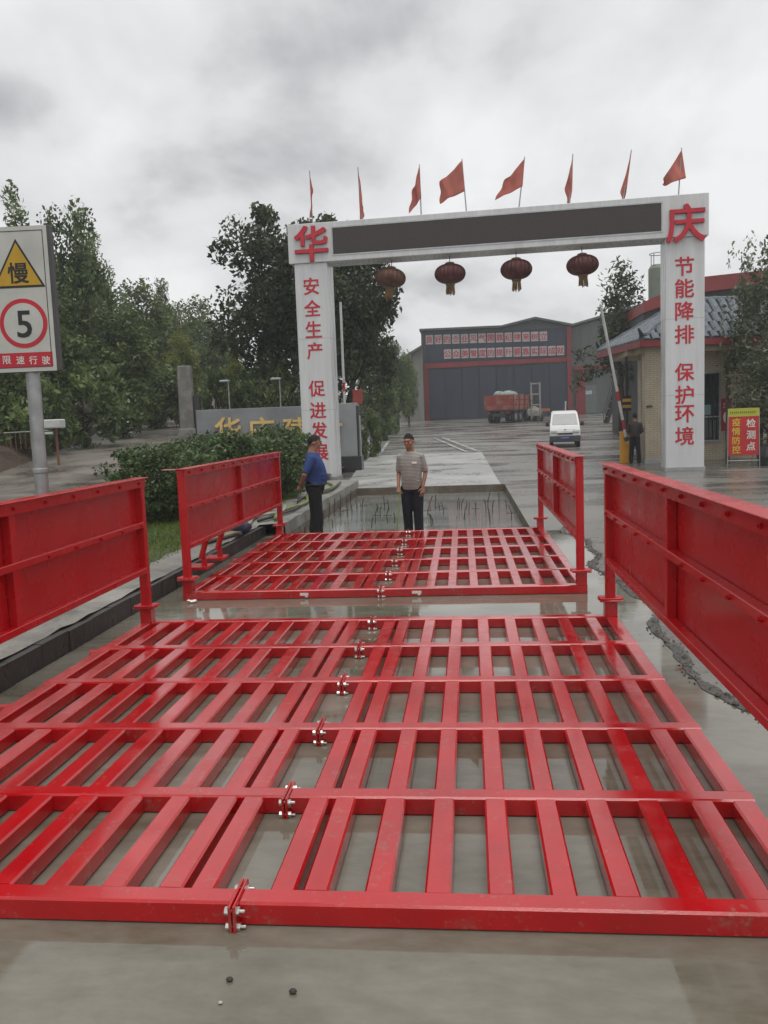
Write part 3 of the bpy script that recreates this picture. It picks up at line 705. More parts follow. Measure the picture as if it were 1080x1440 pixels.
ul = ['at the left picture edge', 'behind the sign post', 'right of the sign post', 'on the bank above the road', 'by the road end', 'behind the concrete pier', 'behind the left end of the name wall', 'behind the gold characters', 'behind the left gate pillar']
for (px, Y, top, w), lab in zip(UND, ul): tree_px('under', 'understory_bush', f'dark undergrowth bush {lab}', 'bush', px, Y, top, w, 'undergrowth bushes', 2.8, 3.6)
tree_px('big', 'broadleaf_tree', 'big dark broadleaf tree behind the left gate pillar', 'tree', 395, 38, 283, 185, None, 12.0, 8.6)
tree_px('big', 'broadleaf_tree', 'dark broadleaf tree reaching right of the left gate pillar under the first lantern', 'tree', 480, 41, 292, 150, None, 12.0, 8.6, rz=2.2)
tree_px('loose', 'slender_tree', 'loose dark tree standing behind the raised barrier arm', 'tree', 872, 52, 352, 118, None, 10.2, 5.2)
tree_px('thin', 'thin_tree', 'thin bare looking tree above the red roofed building', 'tree', 1046, 62, 340, 60, None, 8.5, 4.4)
tree_px('edge', 'broadleaf_tree', 'grey green leafy tree at the right picture edge beside the guardhouse', 'tree', 1074, 30.0, 330, 105, None, 7.2, 3.8)
tree_px('edge', 'leafy_bush', 'grey green leafy bush below the tree at the right picture edge', 'bush', 1084, 28.8, 470, 100, None, 7.2, 3.8, rz=1.7)
for px, Y, top, w, lab in ((525, 60, 478, 70, 'green tree between the name wall and the shed'), (556, 75, 480, 55, 'far green tree at the left corner of the shed'), (572, 80, 495, 30, 'far small tree touching the shed corner')):
    tree_px('broad', 'yard_tree', lab, 'tree', px, Y, top, w, 'trees left of the shed')
for px, Y, top, w, lab in ((519, 40, 580, 34, 'by the end of the name wall'), (532, 56, 580, 30, 'farther back beyond the name wall'), (548, 66, 565, 34, 'in front of the far shed corner')):
    tree_px('under', 'yard_bush', f'green bush {lab}', 'bush', px, Y, top, w, 'bushes along the yard edge', 2.8, 3.6)
# hedge shrubs on the lawn
HED = [(214, 14.6, 612, 150, 'leftmost hedge shrub, behind the left panels'), (262, 16.0, 606, 130, 'hedge shrub second from the left on the lawn'), (318, 17.0, 594, 130, 'hedge shrub in the middle of the row'),
       (372, 18.6, 589, 125, 'hedge shrub in front of the gold characters'), (396, 20.5, 586, 88, 'hedge shrub just left of the man in blue'), (285, 19.5, 598, 110, 'hedge shrub in the back row, below the name wall')]
for px, Y, top, w, lab in HED: tree_px('shrub', 'hedge_shrub', lab, 'shrub', px, Y, top, w, 'hedge shrubs on the lawn', 1.62, 2.1)
# grass blades
rng = np.random.default_rng(3); nb = 42000
gx_ = rng.uniform(-7.5, -3.85, nb); gy_ = 3.5+rng.random(nb)**.8*16; hh = rng.uniform(.03, .085, nb)
keep = (np.sin(gx_*3.1+gy_*1.7)+np.sin(gy_*2.3-gx_*1.3)+rng.normal(size=nb)*.8) > -1.1
gx_, gy_, hh = gx_[keep], gy_[keep], hh[keep]; nb = len(gx_)
gzv = np.array([lz(x, y) for x, y in zip(gx_, gy_)]); an = rng.uniform(0, 6.28, nb); ln = rng.normal(size=(nb, 2))*.03
V = np.stack([np.stack([gx_-np.cos(an)*.006, gy_-np.sin(an)*.006, gzv], 1), np.stack([gx_+np.cos(an)*.006, gy_+np.sin(an)*.006, gzv], 1), np.stack([gx_+ln[:, 0], gy_+ln[:, 1], gzv+hh], 1)], 1).reshape(-1, 3)
gm = mesh_np('grass', V, np.arange(nb*3).reshape(-1, 3), rng.uniform(.6, 1.4, nb)); gm.materials.append(LF_GRASS)
go = struct(link('grass', gm), 'stuff'); tag(go, 'short green grass on the lawn behind the dark kerb', 'grass')
#--PART2--
# ------------------------------------------------------------------ big shed across the yard
SHY = 95.0
shed_o = at(597, 588, SHY); SB = gz(SHY)
shed = thing('factory_shed', 'large dark factory shed with two rows of red slogan tiles', 'shed', (shed_o.x, SHY, SB))
def sh_(px, py, Y=SHY): p = at(px, py, Y); return (p.x-shed_o.x, p.z-SB)
CLAD = mat('grey_cladding', (.055, .062, .062), .5, var=.2, vscale=.4, stretch=(6, 1, .3))
NAVY = mat('navy_sheet', (.018, .026, .046), .45, var=.25, vscale=.5, stretch=(5, 1, .3))
TRIM = mat('red_trim', (.20, .016, .022), .5, var=.25, vscale=.6)
pts = [sh_(594, 592)[:1]+(-.3,), sh_(803, 592)[:1]+(-.3,), sh_(803, 458), sh_(752, 448), sh_(705, 460), sh_(592, 465)]
mb = MB(); mb.prism(pts, .0, 26, 'y'); mb.build('wall', CLAD, shed)
mb = MB(); tp_ = [sh_(590, 466), sh_(705, 461), sh_(752, 449), sh_(805, 459)]
for a, b in zip(tp_[:-1], tp_[1:]):
    mb.prism([(a[0], a[1]), (b[0], b[1]), (b[0], b[1]+.22), (a[0], a[1]+.22)], -.6, 26.5, 'y')
mb.build('roof', mat('roof_sheet', (.09, .095, .095), .5, var=.2), shed)
a = sh_(600, 512); b = sh_(797, 463)
mb = MB(); mb.box2((a[0], -.12, sh_(600, 510)[1]), (sh_(800, 500)[0], -.01, sh_(600, 470)[1])); board = mb.build('sign_panel', NAVY, shed)
mb = MB(); c0, c1 = sh_(597, 514), sh_(801, 503)
mb.prism([(c0[0], c0[1]-.35), (c1[0], c0[1]-.25), (c1[0], c0[1]+.2), (c0[0], c0[1]+.2)], -.25, -.01, 'y'); mb.build('red_beam', TRIM, shed)
for px in (598.5, 800):
    x = sh_(px, 500)[0]; mb = MB(); mb.box2((x-.22, -.3, 0), (x+.22, -.005, c0[1]-.36 if px < 700 else 9.6)); mb.build('red_post', TRIM, shed)
dx0, dx1 = sh_(602, 550)[0], sh_(797, 550)[0]; nd = 8
dpm = MB(); dw = (dx1-dx0)/nd; dpm.box((0, 0, 0), (dw-.06, .09, c0[1]-.55)); dpm = dpm.mesh('door_panel', .01); dpm.materials.append(NAVY)
for i in range(nd): link('door_panel', dpm, None, shed, (dx0+dw*(i+.5), -.06-.05*(i % 2), (c0[1]-.55)/2+.05))  # navy sheets fill the opening; their dark colour stands for the dark interior
TILE = MB(); TILE.box((0, 0, 0), (.80, .03, 1.02)); TILE = TILE.mesh('slogan_tile', .01); TILE.materials.append(mat('slogan_white', (.40, .38, .38), .5, var=.12, vscale=2))
SLR = mat('slogan_red', (.40, .014, .03), .5, var=.15)
for row, txt, p0, p1 in ((0, '良好的企业风气需靠纪律来树立', (604, 478), (764, 473)), (1, '公众美誉度的提升要靠实际成就', (629.5, 498), (788, 493))):
    for i, ch in enumerate(txt):
        f_ = i/13; x, z = sh_(p0[0]*(1-f_)+p1[0]*f_, p0[1]*(1-f_)+p1[1]*f_)
        tl = link('slogan_tile', TILE, None, shed, (x, -.16, z)); glyph(ch, tl, SLR, (0, -.024, 0), .74, bold=.03, depth=.006)
# right wing and left annex of the yard buildings
wing = thing('shed_wing', 'grey shed wing with a red stripe right of the slogan shed', 'shed', (at(803, 588, 97).x, 97, gz(97)))
wo = wing.location
def wg(px, py, Y=97): p = at(px, py, Y); return (p.x-wo.x, p.z-wo.z)
mb = MB(); mb.prism([(0.05, -.4), (wg(960, 590)[0], -.4), wg(960, 470), wg(900, 432), wg(803, 461)], 0, 24, 'y'); mb.build('wall', mat('grey_wing_wall', (.085, .095, .09), .55, var=.2, vscale=.4, stretch=(5, 1, .3)), wing)
mb = MB()
for a, b in ((wg(801, 460), wg(900, 431)), (wg(900, 431), wg(962, 469))): mb.prism([a, b, (b[0], b[1]+.25), (a[0], a[1]+.25)], -.5, 24.4, 'y')
mb.build('roof', MATS['roof_sheet'], wing)
a = wg(806, 521); b = wg(960, 512); mb = MB(); mb.prism([a, b, (b[0], b[1]+.42), (a[0], a[1]+.42)], -.35, -.01, 'y'); mb.build('red_stripe', TRIM, wing)
mb = MB(); mb.box2((.5, -.2, 0), (1.6, -.01, a[1]-.1)); mb.build('red_door_post', TRIM, wing)
mb = MB(); x_ = wg(826, 560)[0]; mb.box2((x_-1.0, -.06, .1), (x_+1.0, -.01, 3.2)); d_ = mb.build('door', mat('pale_green_door', (.12, .15, .14), .5), wing)
mb = MB(); mb.box2((x_-.3, -.1, 2.2), (x_+.5, -.065, 2.6)); mb.build('notice', mat('notice_pale', (.4, .45, .45), .5), d_)
an_ = at(566, 588, 93)
annex = thing('side_annex', 'low grey rendered annex left of the slogan shed', 'building', (an_.x, 93, gz(93)))
w_ = at(596.5, 588, 93).x-an_.x; h_l = at(566, 508, 93).z-gz(93); h_r = at(596, 489, 93).z-gz(93)
mb = MB(); mb.prism([(0, -.4), (w_, -.4), (w_, h_r), (0, h_l)], 0, 20, 'y'); mb.build('wall', mat('stained_render', (.20, .20, .18), .8, col2=(.12, .12, .10), vscale=.6, stretch=(3, 1, .4)), annex)
mb = MB(); mb.prism([(-.5, h_l-.2), (w_+.0, h_r), (w_+.0, h_r+.25), (-.5, h_l+.05)], -.6, 20, 'y'); mb.build('roof', MATS['roof_sheet'], annex)
# grey fence left of the annex
fe = thing('sheet_fence', 'grey green vertical sheet fence left of the annex', 'fence', (at(505, 588, 88).x, 88, gz(88)))
fw = (at(566, 588, 88).x-at(505, 588, 88).x)/18
fm = MB(); fm.box((0, 0, 1.6), (fw-.04, .06, 3.2)); fm = fm.mesh('fence_sheet'); fm.materials.append(mat('fence_sheet', (.16, .18, .14), .6, var=.35, vscale=1.1, stretch=(2, 1, .3)))
for i in range(18): link('fence_sheet', fm, None, fe, (fw*(i+.5), .04*(i % 2), random.uniform(-.05, .05)))
# steel stair by the wing
sp_ = at(852, 586, 72)
stair = thing('steel_stair', 'dark steel staircase against the grey shed wing', 'stairs', (sp_.x, 72, gz(72)))
e1 = at(873, 522, 72); run = e1.x-sp_.x; rise = e1.z-gz(72)
for y in (0, 1.1):
    mb = MB(); mb.prism([(0, 0), (.25, 0), (run+.25, rise), (run, rise)], y, y+.06, 'y'); mb.build('stringer', M_DARK, stair)
    mb = MB(); mb.tube([(0, y, 0), (0, y, 1.0), (run, y, rise+1.0)], .03, 6); mb.build('handrail', M_DARK, stair)
for i in range(13):
    mb = MB(); mb.box((run*(i+.7)/13+.12, .58, rise*(i+.7)/13), (.4, 1.04, .05)); mb.build('tread', MATS['galvanised'] if i % 2 else M_DARK, stair)

def wheel(parent, loc, r, w, rz=0):
    mb = MB(); pr = [(r*.55, -w/2), (r*.93, -w/2), (r, -w*.35), (r, w*.35), (r*.93, w/2), (r*.55, w/2)]
    vs = []; n = 20
    for a_, z in pr:
        for j in range(n): an = 2*math.pi*j/n; vs.append((z, a_*math.cos(an), a_*math.sin(an)))
    fs = [(i*n+j, i*n+(j+1) % n, ((i+1) % 6)*n+(j+1) % n, ((i+1) % 6)*n+j) for i in range(6) for j in range(n)]
    mb.add(vs, fs); t_ = mb.build('wheel', M_BLACK, parent, loc=loc, rot=(0, 0, rz))
    mb = MB(); mb.tube([(-w*.4, 0, 0), (w*.4, 0, 0)], r*.56, 16); mb.build('rim', M_GALV, t_)
    return t_
# tipper truck
tp = at(706, 588, 80)
tr = thing('tipper_truck', 'small tipper truck with red bed parked in front of the shed', 'truck', (tp.x, 80, gz(80)), R(-24), None, (1.25, 1.25, 1.25))
TRK = mat('truck_red', (.26, .035, .025), .6, col2=(.33, .16, .12), vscale=1.2)
mb = MB(); mb.box((0, 2, .62), (1.0, 5.4, .22)); mb.build('chassis', M_DARK, tr)
for z in (1.15, 1.52, 1.89):
    mb = MB(); mb.box((0, -.6, z), (2.2, .07, .34)); mb.build('tail_plank', TRK, tr)
    for s_ in (-1, 1):
        mb = MB(); mb.box((s_*1.1, 1.1, z), (.07, 3.5, .34)); mb.build('side_plank', TRK, tr)
for s_ in (-1, 1):
    for y in (-.55, .6, 1.7, 2.8):
        mb = MB(); mb.box((s_*1.15, y, 1.5), (.05, .08, 1.15)); mb.build('stake', M_DARK, tr)
mb = MB(); mb.box((0, 1.1, .93), (2.2, 3.5, .08)); mb.build('bed_floor', M_DARK, tr)
mb = MB()
for i in range(9):
    mb.lathe([(.02, 0), (.4, .05), (.42, .3), (.25, .48), (.02, .52)], (random.uniform(-.7, .7), random.uniform(-.2, 2.4), 1.75+random.uniform(0, .2)), 10)
mb.build('load', mat('grey_sacks', (.25, .29, .26), .8, var=.3, vscale=3), tr, smooth=True)
mb = MB(); mb.prism([(3.05, .7), (4.55, .7), (4.6, 1.3), (4.35, 2.1), (3.05, 2.15)], -.95, .95, 'x'); mb.build('cab', mat('cab_blue', (.05, .07, .1), .4), tr, bevel=.05)
for s_ in (-1, 1):
    for y in (.2, 1.2, 3.7): wheel(tr, (s_*.9, y, .46), .46, .3)
    mb = MB(); mb.box((s_*.75, -.66, .75), (.22, .04, .12)); mb.build('tail_light', mat('tail_red', (.3, .02, .02), .4), tr)
# forklift beside it
fp = at(752, 588, 82)
fk = thing('forklift', 'grey forklift with tall mast parked beside the tipper truck', 'forklift', (fp.x, 82, gz(82)), R(12), None, (1.1, 1.1, 1.1))
FKM = mat('worn_grey_paint', (.28, .27, .24), .6, col2=(.13, .12, .10), vscale=2.2)
mb = MB(); mb.prism([(0, .45), (2.3, .45), (2.4, 1.0), (2.2, 1.35), (1.2, 1.2), (.2, 1.0)], -.65, .65, 'x'); mb.build('body', FKM, fk, bevel=.05)
for s_ in (-1, 1):
    mb = MB(); mb.box((s_*.38, -.35, 1.7), (.12, .16, 3.2)); mb.build('mast_rail', FKM, fk)
    mb = MB(); mb.tube([(s_*.58, .25, 1.0), (s_*.55, .4, 2.35), (s_*.55, 1.7, 2.4), (s_*.6, 2.1, 1.3)], .05, 6); mb.build('cage_post', M_DARK, fk)
    mb = MB(); mb.box((s_*.3, -1.1, .25), (.14, 1.4, .06)); mb.build('fork', M_DARK, fk)
    for y in (.35, 1.95): wheel(fk, (s_*.66, y, .38), .38, .24)
for z in (.5, 1.4, 2.3, 3.2):
    mb = MB(); mb.box((0, -.36, z), (.68, .08, .12)); mb.build('mast_bar', FKM, fk)
mb = MB()
for i in range(5): mb.box((0, .5+i*.28, 2.42), (1.1, .06, .05))
mb.build('roof_guard', M_DARK, fk)
mb = MB(); mb.box((0, 1.15, 1.4), (.5, .5, .12)); mb.box((0, 1.38, 1.65), (.5, .1, .5)); mb.build('seat', M_BLACK, fk, bevel=.03)
mb = MB(); mb.box((1.2, 1.6, .95), (1.2, .5, .25)); mb.build('orange_tray', mat('orange_tray', (.4, .12, .04), .6), fk)

# white minivan
vp = at(795, 629, 43)
van = thing('minivan', 'white minivan with blue number plate facing the camera in the yard', 'van', (vp.x, 43, gz(43)), R(-5))
VW = mat('van_white', (.62, .63, .62), .3, var=.06, coat=.4); VB = mat('bumper_dark', (.05, .055, .065), .45)
prof = [(0, .30), (-.02, .62), (.05, .88), (.42, 1.08), (.95, 1.72), (1.25, 1.83), (3.3, 1.86), (3.62, 1.75), (3.72, 1.05), (3.72, .32)]
hw = lambda z: .74 if z < .95 else .74-(z-.95)*.13
vs = []; k = len(prof)
for s_ in (-1, 1):
    for y, z in prof: vs.append((s_*hw(z), y, z))
fs = [(i, (i+1) % k, k+(i+1) % k, k+i) for i in range(k)]+[tuple(range(k)), tuple(range(2*k-1, k-1, -1))]
mb = MB(); mb.add(vs, fs); mb.build('body', VW, van, bevel=.05, seg=2)
def quad(name, pts, m, parent, th=.012):
    P_ = [Vector(p) for p in pts]; nn = (P_[1]-P_[0]).cross(P_[3]-P_[0]).normalized()*th
    mb = MB(); mb.add([p-nn for p in P_]+[p+nn for p in P_], [(0, 1, 2, 3), (4, 7, 6, 5), (0, 4, 5, 1), (1, 5, 6, 2), (2, 6, 7, 3), (3, 7, 4, 0)]); return mb.build(name, m, parent)
VGL = mat('windscreen', (.14, .15, .15), .08, var=.15, spec=.8)
quad('windscreen', [(-.64, .46, 1.13), (.64, .46, 1.13), (.57, .93, 1.68), (-.57, .93, 1.68)], VGL, van)
for s_ in (-1, 1):
    quad('side_window', [(s_*.715, .72, 1.13), (s_*.715, 1.55, 1.13), (s_*.64, 1.55, 1.66), (s_*.64, 1.05, 1.66)], M_GLASS, van)
    quad('side_window', [(s_*.715, 1.65, 1.13), (s_*.715, 3.4, 1.13), (s_*.64, 3.3, 1.66), (s_*.64, 1.65, 1.66)], M_GLASS, van)
    mb = MB(); mb.box((s_*.54, .0, .80), (.30, .08, .14)); mb.build('headlight', mat('headlight', (.5, .52, .52), .15, spec=.8), van, bevel=.02)
    mb = MB(); mb.box((s_*.86, .62, 1.17), (.16, .1, .2)); mb.box((s_*.77, .62, 1.12), (.1, .04, .04)); mb.build('mirror', M_BLACK, van, bevel=.02)
    for y in (.62, 3.05): wheel(van, (s_*.66, y, .28), .28, .17)
    mb = MB(); mb.box((s_*.30, .63, 1.11), (.5, .015, .02), (0, R(6)*s_, 0)); mb.build('wiper', M_BLACK, van)
mb = MB(); mb.box((0, -.03, .45), (1.5, .14, .34)); mb.build('bumper', VB, van, bevel=.04)
mb = MB(); mb.box((0, -.02, .70), (.75, .04, .08)); mb.build('grille', M_BLACK, van, bevel=.01)
mb = MB(); mb.box((0, -.105, .50), (.44, .012, .14)); pl_ = mb.build('number_plate', mat('plate_blue', (.02, .035, .2), .4), van)
mb = MB()
for i in range(7): mb.box((-.165+i*.055, -.113, .5), (.03, .004, .075))
mb.build('plate_marks', mat('plate_marks', (.3, .32, .5), .5), pl_)
mb = MB(); mb.box((0, -.0, .9), (.12, .03, .05)); mb.build('badge', M_GALV, van)
mb = MB(); mb.tube([(.12, 3.4, 1.86), (.14, 3.4, 2.35)], [.03, .05], 8); mb.build('roof_beacon', mat('pale_beacon', (.4, .4, .4), .5), van)

# ------------------------------------------------------------------ guardhouse
CREAM = mat('cream_tile', (.50, .43, .32), .45, col2=(.38, .32, .23), vscale=1.6, var=.1)
nt_ = CREAM.node_tree; bk = nt_.nodes.new('ShaderNodeTexBrick'); bk.inputs['Scale'].default_value = 1; bk.inputs['Brick Width'].default_value = .24; bk.inputs['Row Height'].default_value = .075; bk.inputs['Mortar Size'].default_value = .006
g_ = [x for x in nt_.nodes if x.type == 'NEW_GEOMETRY'][0]; sx__ = nt_.nodes.new('ShaderNodeSeparateXYZ'); nt_.links.new(g_.outputs['Position'], sx__.inputs[0])
ad_ = nt_.nodes.new('ShaderNodeMath'); ad_.operation = 'ADD'; nt_.links.new(sx__.outputs['X'], ad_.inputs[0]); nt_.links.new(sx__.outputs['Y'], ad_.inputs[1])
cb_ = nt_.nodes.new('ShaderNodeCombineXYZ'); nt_.links.new(ad_.outputs[0], cb_.inputs['X']); nt_.links.new(sx__.outputs['Z'], cb_.inputs['Y']); nt_.links.new(cb_.outputs[0], bk.inputs['Vector'])
rp_ = [x for x in nt_.nodes if x.type == 'VALTORGB'][0]
nt_.links.new(rp_.outputs[0], bk.inputs['Color1']); nt_.links.new(rp_.outputs[0], bk.inputs['Color2']); bk.inputs['Mortar'].default_value = (.24, .2, .15, 1)
nt_.links.new(bk.outputs['Color'], nt_.nodes['Principled BSDF'].inputs['Base Color'])
HO = Vector((6.3, 30.6, 0))
house = thing('guardhouse', 'cream tiled guardhouse with grey tiled hip roof and red eaves', 'guardhouse', HO)
def hp(x, y, z): return Vector((x, y, z))-HO
mb = MB(); mb.box2(hp(7.45, 31.5, 0), hp(11.6, 35.2, 4.2)); mb.build('wall', CREAM, house)
for x, y in ((6.57, 30.85), (7.15, 34.5)):
    mb = MB(); mb.box2(hp(x-.31, y-.31, 0), hp(x+.31, y+.31, 4.15)); c_ = mb.build('column', CREAM, house)
    mb = MB(); mb.box2(hp(x-.34, y-.34, 0), hp(x+.34, y+.34, .18)); mb.build('column_base', mat('plinth_grey', (.33, .33, .33)), c_)
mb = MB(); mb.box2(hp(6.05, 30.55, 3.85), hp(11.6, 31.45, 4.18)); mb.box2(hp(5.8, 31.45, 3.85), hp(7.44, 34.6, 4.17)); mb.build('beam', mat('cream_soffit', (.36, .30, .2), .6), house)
A_, B_, C_, D_ = Vector((6.05, 30.1, 4.25)), Vector((5.35, 34.9, 4.25)), Vector((12.1, 35.9, 4.25)), Vector((12.4, 30.7, 4.25))
E_, F_ = Vector((8.1, 32.6, 5.75)), Vector((10.4, 33.0, 5.75))
mb = MB(); mb.add([p-HO for p in (A_, B_, C_, D_, E_, F_)], [(0, 3, 5, 4), (0, 4, 1), (1, 4, 5, 2), (2, 5, 3), (0, 1, 2, 3)])
roof = mb.build('roof', mat('roof_underlay', (.07, .075, .08), .6), house)
for a, b in ((A_, D_), (B_, A_), (D_, C_), (C_, B_)):
    d = (b-a); mb = MB(); mid_ = (a+b)/2-HO; an = math.atan2(d.y, d.x)
    mb.box((mid_.x, mid_.y, mid_.z-.1), (d.length+.1, .14, .22), (0, 0, an)); mb.build('fascia', mat('eave_red', (.24, .03, .035), .45, var=.2), house)
# roof tiles, one by one on the two slopes that show
tm = MB(); nseg = 5
vs = [(.15*math.cos(math.pi*i/nseg), t_, .10*math.sin(math.pi*i/nseg)) for t_ in (0, .36) for i in range(nseg+1)]
tm.add(vs, [(i, i+1, nseg+2+i, nseg+1+i) for i in range(nseg)]+[tuple(range(nseg+1))]); tm = tm.mesh('roof_tile')
TILES = [mat('roof_tile_a', (.10, .12, .14), .35, var=.3, vscale=3, rvar=.1)]
tm.materials.append(TILES[0])
def tile_slope(a, b, ra, rb, rows):
    """eave a->b, ridge ra->rb"""
    ev = (b-a).normalized(); nrm = ev.cross(((ra+rb)/2-(a+b)/2)).normalized()
    if nrm.z < 0: nrm = -nrm
    up = nrm.cross(ev); up = up if up.z > 0 else -up
    L_ = (ra-a).dot(up); cnt = 0
    rows = max(1, int(L_/.33))
    for r_ in range(rows):
        f0 = r_/rows; p = a+(ra-a)*f0; q = b+(rb-b)*f0; w = (q-p).dot(ev); nc = int(w/.32)
        for c in range(nc):
            pos = p+ev*((c+.5)*w/nc)+nrm*(.01+.02)
            M_ = Matrix((ev, up, nrm)).transposed().to_euler()
            o = link('roof_tile', tm, None, roof, pos-HO-up*.04, (M_.x+R(random.uniform(3, 6)), M_.y, M_.z)); cnt += 1
    return cnt
n_ = tile_slope(A_, D_, E_, F_, 0)+tile_slope(B_, A_, E_, E_+Vector((.001, 0, 0)), 0)
for a, b in ((A_, E_), (B_, E_), (E_, F_), (F_, D_)):
    mb = MB(); k = 10; mb.tube([a+(b-a)*i/k-HO+Vector((0, 0, .08)) for i in range(k+1)], [.13 if i % 2 else .11 for i in range(k+1)], 8); mb.build('ridge_cap', TILES[0], roof)
for p in (A_, B_):
    q = p-HO; mb = MB(); mb.tube([q+Vector((.25, .2, .15)), q+Vector((.0, 0, .2)), q+Vector((-.12, -.1, .42))], [.1, .09, .03], 6); mb.build('corner_ornament', M_DARK, roof)
# window with bars, counter and door on the front wall
wx0, wx1 = 7.75, 9.0
mb = MB(); mb.box2(hp(wx0, 31.44, .75), hp(wx1, 31.495, 3.1)); win = mb.build('window', M_GLASS, house)
mb = MB()
for a, b in (((wx0-.07, .68), (wx1+.07, .75)), ((wx0-.07, 3.1), (wx1+.07, 3.17)), ((wx0-.07, .75), (wx0, 3.1)), ((wx1, .75), (wx1+.07, 3.1)), ((wx0, 1.55), (wx1, 1.6))): mb.box2(hp(a[0], 31.40, a[1]), hp(b[0], 31.497, b[1]))
mb.build('window_frame', M_GALV, win)
for i in range(9):
    mb = MB(); x = wx0+.07+i*(wx1-wx0-.14)/8; mb.tube([hp(x, 31.40, .75), hp(x, 31.40, 3.1)], .014, 6); mb.build('window_bar', M_DARK, win)
mb = MB(); mb.box2(hp(wx0+.3, 31.36, 1.65), hp(wx1-.3, 31.39, 2.0)); mb.build('glass_shelf', mat('pale_teal', (.2, .3, .3), .3), win)
mb = MB(); mb.box2(hp(9.25, 31.45, 0), hp(9.4, 31.495, 3.9)); mb.build('corner_strip', mat('brown_strip', (.12, .08, .05), .6), house)
mb = MB(); mb.box2(hp(6.3, 30.525, 1.98), hp(6.5, 30.535, 2.05)); mb.build('number_tag', M_DARK, house)
po = at(1022, 583, 31.4)
pst = thing('red_poster', 'narrow red poster with a white oval on the guardhouse wall', 'poster', (po.x, 31.47, po.z))
mb = MB(); mb.box((0, 0, 0), (.36, .02, 1.15)); mb.build('sheet', mat('poster_red', (.34, .02, .03), .5), pst)
mb = MB(); mb.prism([(.11*math.cos(a), -.1+.2*math.sin(a)) for a in np.linspace(0, 6.28, 20, endpoint=False)], -.016, -.0105, 'y'); mb.build('oval_print', PAPER, pst)
mb = MB()
for i in range(3): mb.box((-.08+i*.08, -.013, .38), (.05, .004, .09)); mb.box((-.08+i*.08, -.013, .26), (.05, .004, .07))
mb.build('print_marks', mat('print_pale', (.5, .35, .33), .5), pst)
# epidemic check sign on an A-frame
ao = at(1045, 655, 27.6)
af = thing('standing_sign', 'red standing sign with yellow header on a folding frame by the guardhouse', 'sign', (ao.x, 27.6, 0), R(-3))
b0_ = at(1045, 640, 27.6).z; b1_ = at(1045, 574, 27.6).z; hw_ = .46
mb = MB(); mb.box2((-hw_, -.02, b0_), (hw_, .02, b1_-.26)); mb.build('board', mat('banner_red', (.46, .018, .02), .45, var=.1), af)
mb = MB(); mb.box2((-hw_, -.021, b1_-.255), (hw_, .02, b1_)); hd = mb.build('header', mat('banner_yellow', (.46, .44, .04), .45, var=.1), af)
mb = MB()
for i in range(13): mb.box((-hw_+.07+i*.06, -.0235, b1_-.13), (.034, .004, .05)); mb.box((-hw_+.07+i*.06, -.0235, b1_-.13), (.012, .0045, .075))
mb.build('header_print', mat('print_green', (.08, .2, .04), .5), hd)
bt = b1_-.3; ch_h = .26
for ch, i in zip('疫情防控', range(4)): glyph(ch, af, mat('print_yellow', (.62, .45, .03), .5), (-.22, -.024, bt-.13-i*.285), .25, bold=.03, depth=.003)
for ch, i in zip('检测点', range(3)): glyph(ch, af, PAPER, (.22, -.024, bt-.17-i*.36), .27, bold=.03, depth=.003)
for s_ in (-1, 1):
    mb = MB(); mb.tube([(s_*hw_, 0, b1_), (s_*(hw_+.02), -.05, 0)], .016, 6); mb.build('leg', M_GALV, af)
    mb = MB(); mb.tube([(s_*(hw_-.03), .03, b1_-.1), (s_*(hw_-.03), .6, 0)], .016, 6); mb.build('leg', M_GALV, af)
mb = MB(); mb.tube([(-hw_, -.03, .2), (hw_, -.03, .2)], .012, 6); mb.build('brace', M_GALV, af)
# dark wrapped bundle by the sign
bo_ = at(1078, 652, 27.9)
mb = MB(); mb.lathe([(.05, 0), (.35, .02), (.4, .3), (.3, .6), (.05, .72)], (0, 0, 0), 14)
bd = mb.build('wrapped_bundle', mat('black_plastic', (.03, .032, .035), .3, var=.4, bump=.9, bscale=6), None, loc=(bo_.x+.1, 27.9, 0)); tag(bd, 'dark plastic wrapped bundle beside the red standing sign', 'bundle')

# red roofed building, silo behind
RBY = 47
rb_o = at(985, 560, RBY)
rb = thing('red_roof_building', 'dark building with a red fascia behind the guardhouse', 'building', (rb_o.x, RBY, gz(RBY)))
def rbp(px, py): p = at(px, py, RBY); return (p.x-rb_o.x, p.z-gz(RBY))
l_, r_, m_ = rbp(905, 440), rbp(1075, 402), rbp(985, 411)
mb = MB(); mb.prism([(l_[0], 0), (r_[0], 0), r_, m_, l_], 0, 10, 'y'); mb.build('wall', mat('dark_green_wall', (.045, .05, .048), .6, var=.2, vscale=.7), rb)
mb = MB(); mb.prism([rbp(903, 441), rbp(985, 412), rbp(985, 391), rbp(903, 426)], -.4, 10.3, 'y'); mb.prism([rbp(985.2, 412), rbp(1078, 401), rbp(1078, 381), rbp(985.2, 391)], -.4, 10.3, 'y'); mb.build('fascia', mat('fascia_red', (.22, .03, .03), .5, var=.2, vscale=.8), rb)
for px in (1000, 1015, 1030):
    a, b = rbp(px-5, 432), rbp(px+5, 415); mb = MB(); mb.box2((a[0], -.05, a[1]), (b[0], -.005, b[1])); mb.build('window', M_GLASS, rb)
so_ = at(926, 400, 60)
silo = thing('silo', 'pale green silo with a top railing behind the red roofed building', 'silo', (so_.x, 60, gz(60)))
zt = at(926, 378, 60).z-gz(60)
mb = MB(); mb.lathe([(.62, 3), (.66, 3.1), (.66, zt), (.5, zt+.25)], n=24); mb.build('drum', mat('silo_green', (.16, .19, .15), .55, var=.2, vscale=1), silo, smooth=False)
mb = MB(); mb.lathe([(.15, 1.2), (.6, 3.0)], n=16); mb.build('hopper', MATS['silo_green'], silo)
